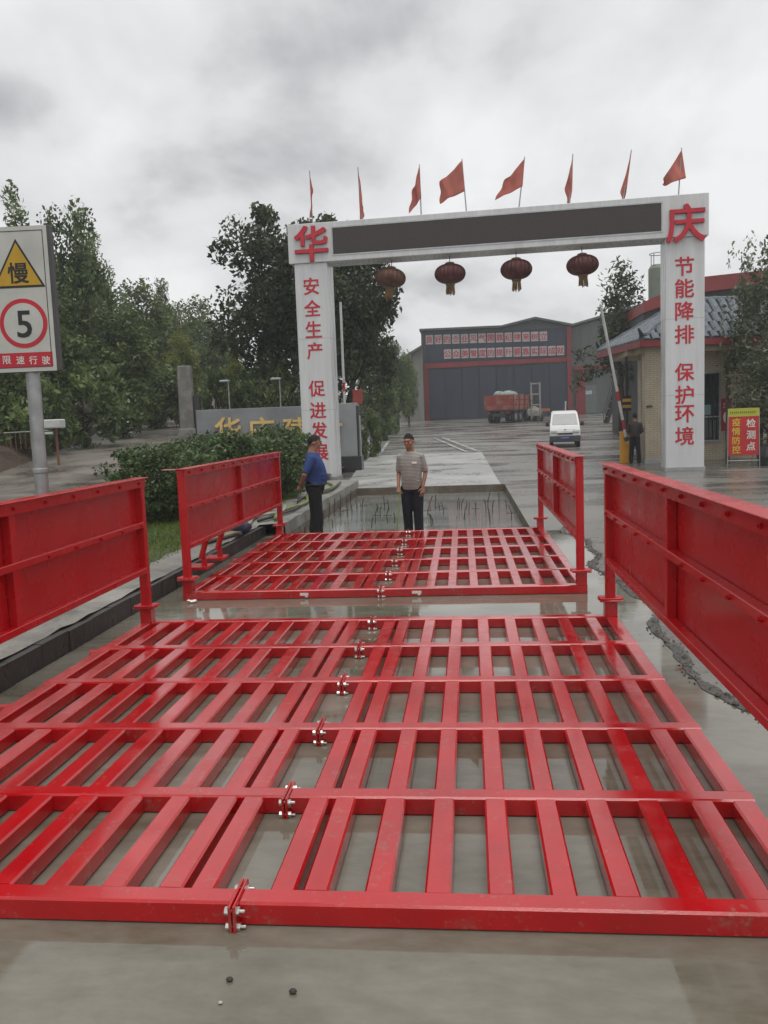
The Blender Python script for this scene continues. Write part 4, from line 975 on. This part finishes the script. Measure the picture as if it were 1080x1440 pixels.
for a in range(4):
    mb = MB(); mb.tube([(.55*math.cos(a*1.57+.8), .55*math.sin(a*1.57+.8), 0), (.55*math.cos(a*1.57+.8), .55*math.sin(a*1.57+.8), 3.2)], .07, 6); mb.build('leg', M_GALV, silo)
    mb = MB(); mb.tube([(.55*math.cos(a*1.57+.8), .55*math.sin(a*1.57+.8), zt), (.55*math.cos(a*1.57+.8), .55*math.sin(a*1.57+.8), zt+1.0)], .025, 5); mb.build('rail_post', M_DARK, silo)
mb = MB(); mb.tube([(.58*math.cos(a*.393), .58*math.sin(a*.393), zt+.98) for a in range(17)], .025, 5); mb.build('top_rail', M_DARK, silo)

# ------------------------------------------------------------------ barriers
def barrier(label, base, a_px, b_px, Y, cab=True):
    p = at(*b_px, Y); q = at(*a_px, Y)
    t = thing('boom_barrier', label, 'barrier', (p.x, Y, base), 0, 'raised boom barriers')
    d = q-p; ln = d.length
    col_w, col_r = mat('boom_white', (.5, .5, .5), .4), mat('boom_red', (.40, .02, .03), .4)
    nb_ = 14
    for i in range(nb_):
        a = d*(i/nb_)+Vector((0, -.24, p.z-base)); b = d*((i+1)/nb_)+Vector((0, -.24, p.z-base))
        mb = MB(); mb.tube([a, b], [(.05, .028), (.05, .028)], 4); mb.build('boom_section', col_r if i in (1, 4) else col_w, t)
    mb = MB(); mb.box((0, 0, .55), (.34, .36, 1.1)); c = mb.build('cabinet', mat('barrier_yellow', (.60, .27, .01), .4, var=.1), t, bevel=.02)
    mb = MB(); mb.box((0, 0, 1.12), (.37, .39, .05)); mb.build('lid', mat('barrier_yellow'  , (.6, .27, .01)), c, bevel=.01)
    mb = MB(); mb.box((.06, -.185, .8), (.1, .008, .16)); mb.build('sticker', PAPER, c)
    mb = MB(); mb.tube([(0, -.18, p.z-base), (0, -.3, p.z-base)], .08, 12); mb.build('hub', M_DARK, t)
barrier('raised boom barrier with yellow cabinet beside the right gate pillar', 0.02, (843, 430), (879, 617), 31.0)
barrier('raised boom barrier behind the left gate pillar, cabinet hidden by the wall', gz(33.5), (480, 426), (487, 600), 33.5)
sq = at(881, 560, 31.8)
t = thing('striped_post', 'black post with a yellow and black striped band behind the yellow barrier cabinet', 'post', (sq.x, 31.8, .02))
mb = MB(); mb.tube([(0, 0, 0), (0, 0, 4.1)], .045, 8); mb.build('pole', M_DARK, t)
zc_ = at(881, 568, 31.8).z
for i in range(5):
    mb = MB(); mb.box((.0, -.06, zc_-.22+i*.11), (.3, .05, .105)); mb.build('stripe', mat('stripe_yellow', (.5, .26, .02), .5) if i % 2 else M_BLACK, t)
# small red notice board near the left barrier, hut and roadside box on the left
rn = at(503, 558, 36); t = thing('red_notice_board', 'small red notice board above the end of the name wall', 'notice', (rn.x, 36, gz(36)))
mb = MB(); mb.box((0, 0, rn.z-gz(36)), (.42, .05, .6)); mb.build('board', mat('notice_red', (.28, .04, .03), .5, var=.2), t, bevel=.01)
mb = MB(); mb.tube([(0, .05, 0), (0, .05, rn.z-gz(36))], .03, 6); mb.build('post', M_GALV, t)
hq = at(218, 575, 48); hb_ = lz(hq.x, 48)
t = thing('roadside_hut', 'small dark hut with a pale roof at the end of the side road', 'hut', (hq.x, 48, hb_))
hz_ = at(218, 548, 48).z-hb_
mb = MB(); mb.box((0, 0, hz_/2), (1.0, 1.0, hz_)); mb.build('wall', mat('hut_wall', (.08, .085, .08), .7, var=.3), t)
mb = MB(); mb.box((.05, 0, hz_+.1), (1.35, 1.4, .08), (0, R(12), 0)); mb.build('roof', mat('pale_roof', (.4, .41, .42), .5), t)
mb = MB(); mb.box((-.2, -.505, .9), (.3, .02, 1.2)); mb.build('door', mat('pale_board', (.35, .36, .36), .6), t)
wq = at(76, 596, 25); wb_ = lz(wq.x, 25)
t = thing('roadside_box', 'white metal box on a short post beside the side road behind the sign post', 'box', (wq.x, 25, wb_))
wz_ = wq.z-wb_
mb = MB(); mb.box((0, 0, wz_), (.56, .4, .27)); mb.build('box', mat('box_white', (.5, .51, .5), .4, var=.12, vscale=5), t, bevel=.03)
mb = MB(); mb.tube([(.05, 0, 0), (.05, 0, wz_-.1)], .04, 8); mb.build('post', mat('rust_brown', (.16, .07, .04), .8), t)
mb = MB(); mb.box((-.16, -.1, wz_-.28), (.3, .12, .08)); mb.build('tray', mat('box_white'  , (.5, .51, .5)), t, bevel=.02)
mb = MB(); mb.tube([(-1.7, .1, wz_-.22), (-.2, .1, wz_-.2)], .02, 6); mb.build('rail', M_GALV, t)
for i in range(6):
    mb = MB(); mb.tube([(-1.65+i*.16, .1, wz_-.22), (-1.65+i*.16, .1, wz_-.75)], .012, 5); mb.build('baluster', MATS['rust_brown'], t)

# ------------------------------------------------------------------ people
SKIN = mat('skin', (.30, .145, .095), .55, var=.12, vscale=12)
def remesh(mb, name, m, parent, voxel=.008, smooth=6):
    me = mb.mesh(name); o = bpy.data.objects.new(name, me); COL.objects.link(o)
    r = o.modifiers.new('r', 'REMESH'); r.mode = 'VOXEL'; r.voxel_size = voxel
    s_ = o.modifiers.new('s', 'SMOOTH'); s_.iterations = smooth; s_.factor = .5
    bpy.context.view_layer.update(); dg = bpy.context.evaluated_depsgraph_get()
    me2 = bpy.data.meshes.new_from_object(o.evaluated_get(dg)); bpy.data.objects.remove(o); bpy.data.meshes.remove(me)
    me2.name = name; me2.materials.clear(); me2.shade_smooth(); return link(name, me2, m, parent)
def ell(mb, c, r, n=12, rot=None):
    vs = []; fs = []; c = Vector(c); k = n//2
    M_ = rot.to_matrix() if isinstance(rot, Euler) else None
    for i in range(1, k):
        th = math.pi*i/k
        for j in range(n):
            ph = 2*math.pi*j/n; v = Vector((r[0]*math.sin(th)*math.cos(ph), r[1]*math.sin(th)*math.sin(ph), r[2]*math.cos(th)))
            if M_: v = M_ @ v
            vs.append(c+v)
    v0 = Vector((0, 0, r[2])); v1 = -v0
    if M_: v0, v1 = M_ @ v0, M_ @ v1
    vs += [c+v0, c+v1]; a, b = len(vs)-2, len(vs)-1
    for i in range(k-2):
        for j in range(n): fs.append((i*n+j, i*n+(j+1) % n, (i+1)*n+(j+1) % n, (i+1)*n+j))
    for j in range(n): fs += [(a, (j+1) % n, j), (b, (k-2)*n+j, (k-2)*n+(j+1) % n)]
    mb.add(vs, fs)
def hand(mb, w, d, nrm, thumb_side=1, curl=.5, grip=False):
    w = Vector(w); d = Vector(d).normalized(); nrm = Vector(nrm); nrm = (nrm-d*nrm.dot(d)).normalized(); s_ = d.cross(nrm)*thumb_side
    mb.tube([w-d*.02, w+d*.03, w+d*.095], [(.024, .02), (.034, .017), (.040, .015)], 10)
    for i, ln in enumerate((.070, .080, .074, .058)):
        b = w+d*.085+s_*(.030-.020*i); c_ = (1.15 if grip else curl)*(1+.1*i); p = [b]; dd = d.copy()
        for sg in (.42, .33, .25):
            an = c_*(.8 if grip else .45); dd = (dd*math.cos(an)+nrm*math.sin(an)).normalized()
            n2 = (nrm*math.cos(an)-d*math.sin(an)); p.append(p[-1]+dd*ln*sg*1.1)
        mb.tube(p, [.0105, .0098, .009, .0075], 7)
    b = w+d*.03+s_*.03; mb.tube([b, b+d*.03+s_*.028+nrm*.01, b+d*.058+s_*.034+nrm*.024], [.0125, .0115, .0085], 7)
def person(label, loc, rz, S, arms, head, shirt_m, trous_m, hair_m, belly=0, feet=((-.1, 0), (.1, 0)), hands=None, collar=True, sleeve=.85, cap=False, tagp=None, lean=0, belt=True):
    t = thing('person', label, 'person', loc, rz, None, S if isinstance(S, tuple) else (S, S, S))
    hr = Euler(head)
    def H_(p): p = Vector(p)-Vector((0, 0, 1.49)); return hr.to_matrix() @ p + Vector((0, lean*-1.0, 1.49))
    b = MB()
    def tor(k, dx): return [(.165*k+dx, .115*k+dx), (.155*k+dx, (.118+belly*.8)*k+dx), (.155*k+dx, (.118+belly)*k+dx), (.175*k+dx, (.118+belly*.45)*k+dx), (.168*k+dx, .105*k+dx), (.085*k+dx, .07*k+dx)]
    tz = [.86, .985, 1.08, 1.25, 1.36, 1.455]; ty = [0, -belly*.35, -belly*.5, -belly*.2, 0, .005]
    tp_ = [(0, y-lean*(z-.86)/.6, z) for y, z in zip(ty, tz)]
    b.tube(tp_, tor(.86, 0), 16)
    b.tube([(0, .012-lean, 1.40), (0, .008-lean, 1.47), H_((0, -.01, 1.555))], [.072, .064, .062], 12)
    ell(b, H_((0, .008, 1.635)), (.079, .094, .098), 16, hr); ell(b, H_((0, -.022, 1.575)), (.064, .068, .072), 14, hr)
    ell(b, H_((0, -.06, 1.53)), (.026, .02, .018), 10, hr); ell(b, H_((0, -.085, 1.655)), (.05, .014, .014), 10, hr)
    b.tube([H_((0, -.088, 1.645)), H_((0, -.103, 1.61)), H_((0, -.112, 1.595))], [.009, .013, .016], 8)
    ell(b, H_((0, -.086, 1.558)), (.024, .012, .007), 10, hr); ell(b, H_((0, -.084, 1.545)), (.02, .012, .007), 10, hr)
    for s_ in (-1, 1):
        ell(b, H_((s_*.077, .012, 1.608)), (.012, .022, .034), 10, hr); ell(b, H_((s_*.042, -.066, 1.60)), (.024, .02, .02), 10, hr)
    for sgn, (sh, el, wr) in zip((-1, 1), arms):
        sh, el, wr = [Vector((p[0], p[1]-lean*min(1, max(0, (p[2]-.86)/.6)), p[2])) for p in (sh, el, wr)]
        b.tube([sh, sh*.5+el*.5, el, el*.55+wr*.45, wr], [.046, .043, .037, .034, .026], 10)
        h = hands[0 if sgn < 0 else 1] if hands else dict(d=wr-el, n=(0, -1, 0))
        hand(b, wr, h['d'], h['n'], h.get('ts', sgn*1), h.get('curl', .5), h.get('grip', False))
    for s_, (fx, fy) in zip((-1, 1), feet):
        b.tube([(s_*.085, 0, .88), (s_*.09*.5+fx*.5, fy*.5-.01, .47), (fx, fy+.01, .07)], [.07, .05, .036], 10)
    remesh(b, 'body', SKIN, t, .0075, 4)
    for s_ in (-1, 1):
        e_ = MB(); ell(e_, H_((s_*.031, -.086, 1.622)), (.007, .005, .003), 8, hr); e_.build('eye', SBK, t, smooth=True)
        e_ = MB(); e_.tube([H_((s_*.014, -.096, 1.643)), H_((s_*.034, -.096, 1.649)), H_((s_*.055, -.083, 1.643))], .0022, 6); e_.build('eyebrow', hair_m, t)
    # hair
    hb = MB(); ell(hb, H_((0, .010, 1.638)), (.0825, .0975, .1035), 28, hr)
    hm = hb.mesh('hair'); bm = bmesh.new(); bm.from_mesh(hm); inv = hr.to_matrix().inverted()
    dele = []
    for f in bm.faces:
        q = inv @ (f.calc_center_median()-Vector((0, -lean, 1.49)))+Vector((0, 0, 1.49))
        lim = 1.712-(q.y+.09)*.85 if q.y < .05 else 1.595-(q.y-.05)*1.0
        if q.z < lim+.010*math.sin(q.x*160)+random.uniform(-.008, .008): dele.append(f)
    bmesh.ops.delete(bm, geom=dele, context='FACES')
    for v in bm.verts: v.co += Vector((random.uniform(-1, 1), random.uniform(-1, 1), random.uniform(-1, 1)))*.003
    bm.to_mesh(hm); bm.free(); hm.shade_smooth(); ho = link('hair', hm, hair_m, t)
    sm = ho.modifiers.new('thick', 'SOLIDIFY'); sm.thickness = .005; sm.offset = -1
    # shirt
    c = MB(); c.tube([(p[0], p[1], p[2] if (i_ or not belt) else .955) for i_, p in enumerate(tp_)], tor(1, .012), 20)
    for sgn, (sh, el, wr) in zip((-1, 1), arms):
        sh, el, wr = [Vector((p[0], p[1]-lean*min(1, max(0, (p[2]-.86)/.6)), p[2])) for p in (sh, el, wr)]
        en = sh+(el-sh)*sleeve if sleeve <= 1 else el+(wr-el)*(sleeve-1)
        pts_ = [sh+Vector((-sgn*.06, 0, .012)), sh, sh*.5+en*.5, en] if sleeve <= 1 else [sh+Vector((-sgn*.06, 0, .012)), sh, el, en]
        c.tube(pts_, [.054, .058, .056, .055] if sleeve <= 1 else [.056, .060, .056, .042], 12)
    for i in range(3):
        c.tube([(-.15, -.10-belly*.6, .97+i*.07), (0, -.128-belly*1.1, .95+i*.06), (.15, -.10-belly*.6, .98+i*.05)], .008, 5)
    if collar: c.tube([(.062*math.cos(a), .01-lean+.062*math.sin(a), 1.455-.012*(math.sin(a) < 0)) for a in np.linspace(0, 6.28, 15)], .016, 6, cap=False)
    remesh(c, 'shirt', shirt_m, t, .010, 5)
    # trousers
    c = MB(); c.tube([(0, 0, .80), (0, -belly*.2, .90), (0, -belly*.3, .995)], [(.15, .11), (.172, .126+belly*.3), (.154, .114+belly*.6)], 16)
    for s_, (fx, fy) in zip((-1, 1), feet):
        kx, ky = s_*.09*.5+fx*.5, fy*.5-.012
        c.tube([(s_*.082, 0, .90), (s_*.086, -.005, .72), (kx, ky, .47), (fx*.9+kx*.1, fy+.008, .25), (fx, fy+.004, .045)], [.103, .098, .080, .075, .072], 14)
    remesh(c, 'trousers', trous_m, t, .010, 5)
    c = MB()
    if belt: c.tube([(.176*math.cos(a), -belly*.3+(.134+belly*.68)*math.sin(a), .955) for a in np.linspace(0, 6.283, 25)], .014, 6, cap=False); c.build('belt', M_BLACK, t, smooth=True)
    for s_, (fx, fy) in zip((-1, 1), feet):
        c = MB(); ell(c, (fx, fy-.05, .04), (.045, .13, .045), 12); ell(c, (fx, fy+.03, .055), (.042, .06, .055), 12); remesh(c, 'shoe', M_BLACK, t, .01, 3)
    if tagp:
        c = MB(); c.box((tagp[0], tagp[1]-lean*.7, tagp[2]), (.08, .006, .028), (R(-8), 0, 0)); c.build('name_tag', PAPER, t)
    return t
BLK_HAIR = mat('black_hair', (.008, .007, .007), .85, var=.3, bump=.4, bscale=90)
BLUE_SH = mat('blue_polo', (.016, .042, .16), .75, var=.2, vscale=6, bump=.35, bscale=9)
TRO_BLK = mat('black_trousers', (.006, .0065, .008), .9, var=.3, vscale=8, bump=.4, bscale=8)
TRO_NVY = mat('navy_trousers', (.008, .009, .016), .9, var=.3, vscale=8, bump=.45, bscale=8)
STR = mat('striped_polo', (.26, .255, .235), .8, var=.1, vscale=6, bump=.35, bscale=9, coord='obj')
n = STR.node_tree.nodes; l = STR.node_tree.links; tcn = n.new('ShaderNodeTexCoord'); wv = n.new('ShaderNodeTexWave'); wv.wave_type = 'BANDS'; wv.bands_direction = 'Z'
wv.inputs['Scale'].default_value = 14; wv.inputs['Distortion'].default_value = .6; wv.inputs['Detail'].default_value = 1; l.new(tcn.outputs['Object'], wv.inputs['Vector'])
rw = n.new('ShaderNodeValToRGB'); l.new(wv.outputs['Fac'], rw.inputs[0]); rw.color_ramp.elements[0].position = .42; rw.color_ramp.elements[0].color = (.40, .39, .35, 1); rw.color_ramp.elements[1].position = .6; rw.color_ramp.elements[1].color = (.17, .165, .15, 1)
l.new(rw.outputs[0], n['Principled BSDF'].inputs['Base Color'])
p1 = at(440, 640, 14.25); p2 = at(578, 640, 14.2)
person('man in blue polo and black trousers standing in the pit, hands behind his back', (p1.x, 14.25, PITZ+.0), R(100), (1.14, 1.2, 1.075),
       [((-.172, .01, 1.375), (-.225, .13, 1.12), (-.07, .19, .955)), ((.172, .01, 1.375), (.235, .12, 1.12), (.06, .185, .94))],
       (R(14), 0, R(6)), BLUE_SH, TRO_BLK, BLK_HAIR, belly=.045, feet=((-.09, .02), (.1, -.03)),
       hands=[dict(d=(.7, .1, -.35), n=(0, 1, 0), ts=-1, curl=.6), dict(d=(-.7, .15, -.3), n=(0, 1, 0), ts=1, curl=.5)], sleeve=.9)
person('man in grey striped polo looking down, holding a measuring tape in the pit', (p2.x, 14.2, PITZ+.0), R(-8), 1.055,
       [((-.17, .0, 1.375), (-.212, .03, 1.12), (-.195, -.12, .90)), ((.17, .0, 1.375), (.225, .03, 1.12), (.19, -.08, .885))],
       (R(14), R(-3), R(-10)), STR, TRO_NVY, BLK_HAIR, belly=.015, feet=((-.085, .02), (.095, -.02)),
       hands=[dict(d=(.05, -.35, -.9), n=(.9, -.3, 0), ts=-1, grip=True), dict(d=(-.08, -.2, -1), n=(-.6, .8, 0), ts=-1, curl=.7)], sleeve=.92, tagp=(.085, -.142, 1.28), lean=.05, belt=False)
p3 = at(893, 640, 30.6)
person('guard in dark uniform standing beside the yellow barrier cabinet', (p3.x, 30.6, gz(30.6)), R(165), 1.02,
       [((-.185, 0, 1.375), (-.25, .0, 1.13), (-.12, -.17, 1.02)), ((.185, 0, 1.375), (.25, .0, 1.13), (.1, -.18, 1.0))],
       (R(10), 0, R(10)), mat('guard_jacket', (.035, .03, .025), .75, var=.25), TRO_BLK, BLK_HAIR, feet=((-.13, 0), (.13, -.02)), sleeve=1.85,
       hands=[dict(d=(.7, -.3, -.1), n=(0, .3, -1), ts=-1, curl=.6), dict(d=(-.7, -.3, -.1), n=(0, .3, -1), ts=1, curl=.6)])
# the measuring tape he holds
tq = at(563, 690, 14.0); tb = at(556, 748, 13.9)
mb = MB(); mb.tube([(tq.x, tq.y, tq.z+.02), ((tq.x+tb.x)/2+.01, 13.95, (tq.z+tb.z)/2), (tb.x, tb.y, PITZ-.01)], .008, 6)
tag(mb.build('measuring_tape', mat('tape_green', (.22, .26, .06), .5)), 'thin yellow green measuring tape reaching down from the striped man\'s hand', 'tape')

# ------------------------------------------------------------------ small things
RUST = mat('rebar', (.05, .035, .028), .8, var=.3)
rs = random.Random(5)
rb_px = [488, 496, 503, 511, 521, 528, 532, 535, 545, 548, 554, 601, 606, 609, 617, 624, 643, 650, 653, 656, 669, 683, 686, 689, 692, 702, 712, 716, 719, 466, 478, 612, 660, 646, 541]
for px in rb_px:
    Y = rs.choice((16.3, 17.0, 18.2, 19.2))+rs.uniform(-.15, .15); p = at(px, 720, Y)
    if not (PX0+.1 < p.x < PX1-.15): p.x = rs.uniform(-2.9, .8)
    h = rs.uniform(.16, .36); mb = MB(); mb.tube([(0, 0, -.15), (rs.uniform(-.02, .02), 0, h*.5), (rs.uniform(-.06, .06), rs.uniform(-.03, .03), h)], .009, 6)
    if rs.random() < .25: mb.tube([(-.09, 0, h*.45), (.09, 0, h*.47)], .007, 5)
    side = 'between the two men' if p.x < p2.x else 'right of the striped shirt man'
    row = 'near row' if Y < 17.6 else 'far row'
    tag(mb.build('rebar_rod', RUST, loc=(p.x, Y, PITZ)), f'thin rusty rebar rod in the flooded pit, {side}, {row}', 'rebar', 'rebar rods in the pit')
# starter bars against the left pit wall
for i in range(9):
    mb = MB(); h = rs.uniform(.2, .38); mb.tube([(0, 0, -.1), (rs.uniform(.0, .05), 0, h)], .009, 6); tag(mb.build('wall_rebar', RUST, loc=(PX0+.08+rs.uniform(0, .08), 15+i*.9+rs.uniform(-.2, .2), PITZ)), 'rebar stub standing along the rough left wall of the pit', 'rebar', 'rebar stubs along the left pit wall')
# hoses, plank and blue bundle on the ledge
def hose(pts, r, m, label):
    P_ = [Vector(p) for p in pts]; out = []
    for i in range(len(P_)-1):
        a = P_[max(i-1, 0)]; b = P_[i]; c = P_[i+1]; d = P_[min(i+2, len(P_)-1)]
        for t_ in np.linspace(0, 1, 8, endpoint=False):
            out.append(.5*((2*b)+(c-a)*t_+(2*a-5*b+4*c-d)*t_*t_+(3*b-a-3*c+d)*t_**3))
    out.append(P_[-1]); mb = MB(); mb.tube(out, r, 8); tag(mb.build('hose', m, smooth=True), label, 'hose')
hose([(-3.3, 14.2, .26), (-3.5, 15.5, .25), (-3.3, 17, .26), (-3.6, 19, .26), (-3.35, 21, .26), (-3.9, 23, .26)], .035, mat('hose_green', (.16, .19, .05), .5, var=.3), 'olive green hose lying along the ledge behind the man in blue')
hose([(-3.55, 14.0, .25), (-3.3, 16, .25), (-3.6, 18, .25), (-3.3, 20, .25), (-3.4, 22.5, .26)], .028, mat('hose_black', (.02, .02, .02), .4), 'black hose on the ledge twisted with the green one')
hose([(-3.85, 12.4, .26), (-3.6, 13.4, .25), (-3.75, 14.6, .26), (-3.45, 15.3, .26), (-3.6, 16.4, .26)], .03, mat('hose_grey', (.3, .3, .27), .5), 'pale grey hose on the ledge beyond the far left panel')
for i, (x, y, rz, lab) in enumerate(((-3.85, 14.9, .1, 'long weathered plank lying on the ledge behind the man in blue'), (-3.62, 12.1, -.25, 'short grey plank on the ledge beside the far left panel'))):
    mb = MB(); mb.box((0, 0, 0), (.16, 2.4 if i == 0 else 1.1, .035)); tag(mb.build('plank', mat('plank_wood', (.20, .18, .12), .7, var=.35, vscale=2, stretch=(8, 1, 1)), loc=(x, y, .26), rot=(0, R(2), rz), bevel=.004), lab, 'plank')
bq = at(371, 733, 12.6)
mb = MB()
for i in range(6): ell(mb, (rs.uniform(-.12, .12), rs.uniform(-.08, .08), .08+rs.uniform(0, .05)), (.12, .1, .075), 10)
bb = remesh(mb, 'blue_bag', mat('blue_bag', (.02, .03, .07), .5, var=.4, vscale=9), None, .02, 4); bb.location = (min(bq.x, -3.45), 12.6, .2); tag(bb, 'crumpled dark blue bag on the ledge behind the far left panel', 'bag')
# broken strip of rubble along the slab's right edge
rng = np.random.default_rng(12); ns = 1500; V = []; Fc = []
for i in range(ns):
    y = 3+rng.random()**1.3*11; x = 1.62+.09*math.sin(y*1.7)+.05*math.sin(y*4.1)+rng.normal()*.03; s_ = rng.uniform(.004, .012)*(1+1.2*(rng.random() < .05))
    o_ = len(V); q = rng.normal(size=(6, 3))*.25
    for d, qq in zip(((1, 0, 0), (-1, 0, 0), (0, 1, 0), (0, -1, 0), (0, 0, .8), (0, 0, -.6)), q): V.append((x+(d[0]+qq[0])*s_, y+(d[1]+qq[1])*s_, .004+(d[2]+.3+qq[2]*.5)*s_))
    Fc += [(o_+a, o_+b, o_+c) for a, b, c in ((0, 2, 4), (2, 1, 4), (1, 3, 4), (3, 0, 4), (2, 0, 5), (1, 2, 5), (3, 1, 5), (0, 3, 5))]
me = bpy.data.meshes.new('rubble'); me.from_pydata(V, [], Fc)
tag(struct(link('rubble', me, mat('rubble_dark', (.05, .047, .042), .8, col2=(.13, .125, .115), vscale=9)), 'stuff'), 'dark broken rubble along the right edge of the slab', 'rubble')
V = []; Fc = []
yy = np.linspace(2.5, 14, 140)
for y in yy:
    c = 1.62+.09*math.sin(y*1.7)+.05*math.sin(y*4.1); w1, w2 = .035+.02*math.sin(y*6.1)+.012*math.sin(y*17), .035+.02*math.sin(y*7.7+2)+.012*math.sin(y*19+1); V += [(c-w1, y, .009), (c+w2, y, .009)]
for j in range(len(yy)-1): Fc.append((j*2, j*2+1, j*2+3, j*2+2))
me = bpy.data.meshes.new('mud_strip'); me.from_pydata(V, [], Fc); struct(link('mud_strip', me, mat('dark_mud', (.055, .05, .043), .4, col2=(.09, .084, .072), vscale=14, bump=.8, bscale=40)))
for px, py, s_, lab in ((323, 1379, .013, 'small dark pebble in the wet foreground, left one'), (412, 1396, .014, 'small dark pebble in the wet foreground, right one'), (310, 1411, .008, 'tiny pale pebble in the wet foreground')):
    d = FW+(px-540)/F_PX*RT-(py-720)/F_PX*UP; p = CAMP+d*((.006-CAM_H)/d.z); mb = MB(); ell(mb, (0, 0, s_*.4), (s_, s_*.8, s_*.55), 8)
    tag(mb.build('pebble', mat('pebble_dark', (.03, .027, .024), .5) if s_ > .01 else mat('pebble_pale', (.4, .39, .36), .6), loc=p), lab, 'pebble')
pq = at(272, 843, 8.6); mb = MB(); V = []
for j in range(4):
    for i in range(5): V.append((-.05+i*.025, -.03+j*.02, .012+rs.uniform(0, .025)))
mb.add(V, [(j*5+i, j*5+i+1, j*5+i+6, j*5+i+5) for j in range(3) for i in range(4)]); tag(mb.build('paper_scrap', PAPER, loc=(-2.95, 8.62, .004)), 'crumpled white paper scrap at the left front corner of the far grate', 'litter')

# ------------------------------------------------------------------ damp air over the whole place
mb = MB(); mb.box2((-155, -65, -1.6), (155, 325, 20)); hz = mb.build('haze', None); hz['kind'] = 'stuff'
hm_ = bpy.data.materials.new('damp_air'); hm_.use_nodes = True; hn = hm_.node_tree.nodes; hn.clear()
ho_ = hn.new('ShaderNodeOutputMaterial'); hv = hn.new('ShaderNodeVolumePrincipled'); hv.inputs['Density'].default_value = .0011; hv.inputs['Color'].default_value = (.95, .97, .98, 1); hv.inputs['Anisotropy'].default_value = 0
hm_.node_tree.links.new(hv.outputs[0], ho_.inputs['Volume']); hz.data.materials.append(hm_)
tag(hz, 'thin damp air over the whole place', 'haze')
scene.cycles.volume_bounces = 0; scene.cycles.volume_step_rate = 4
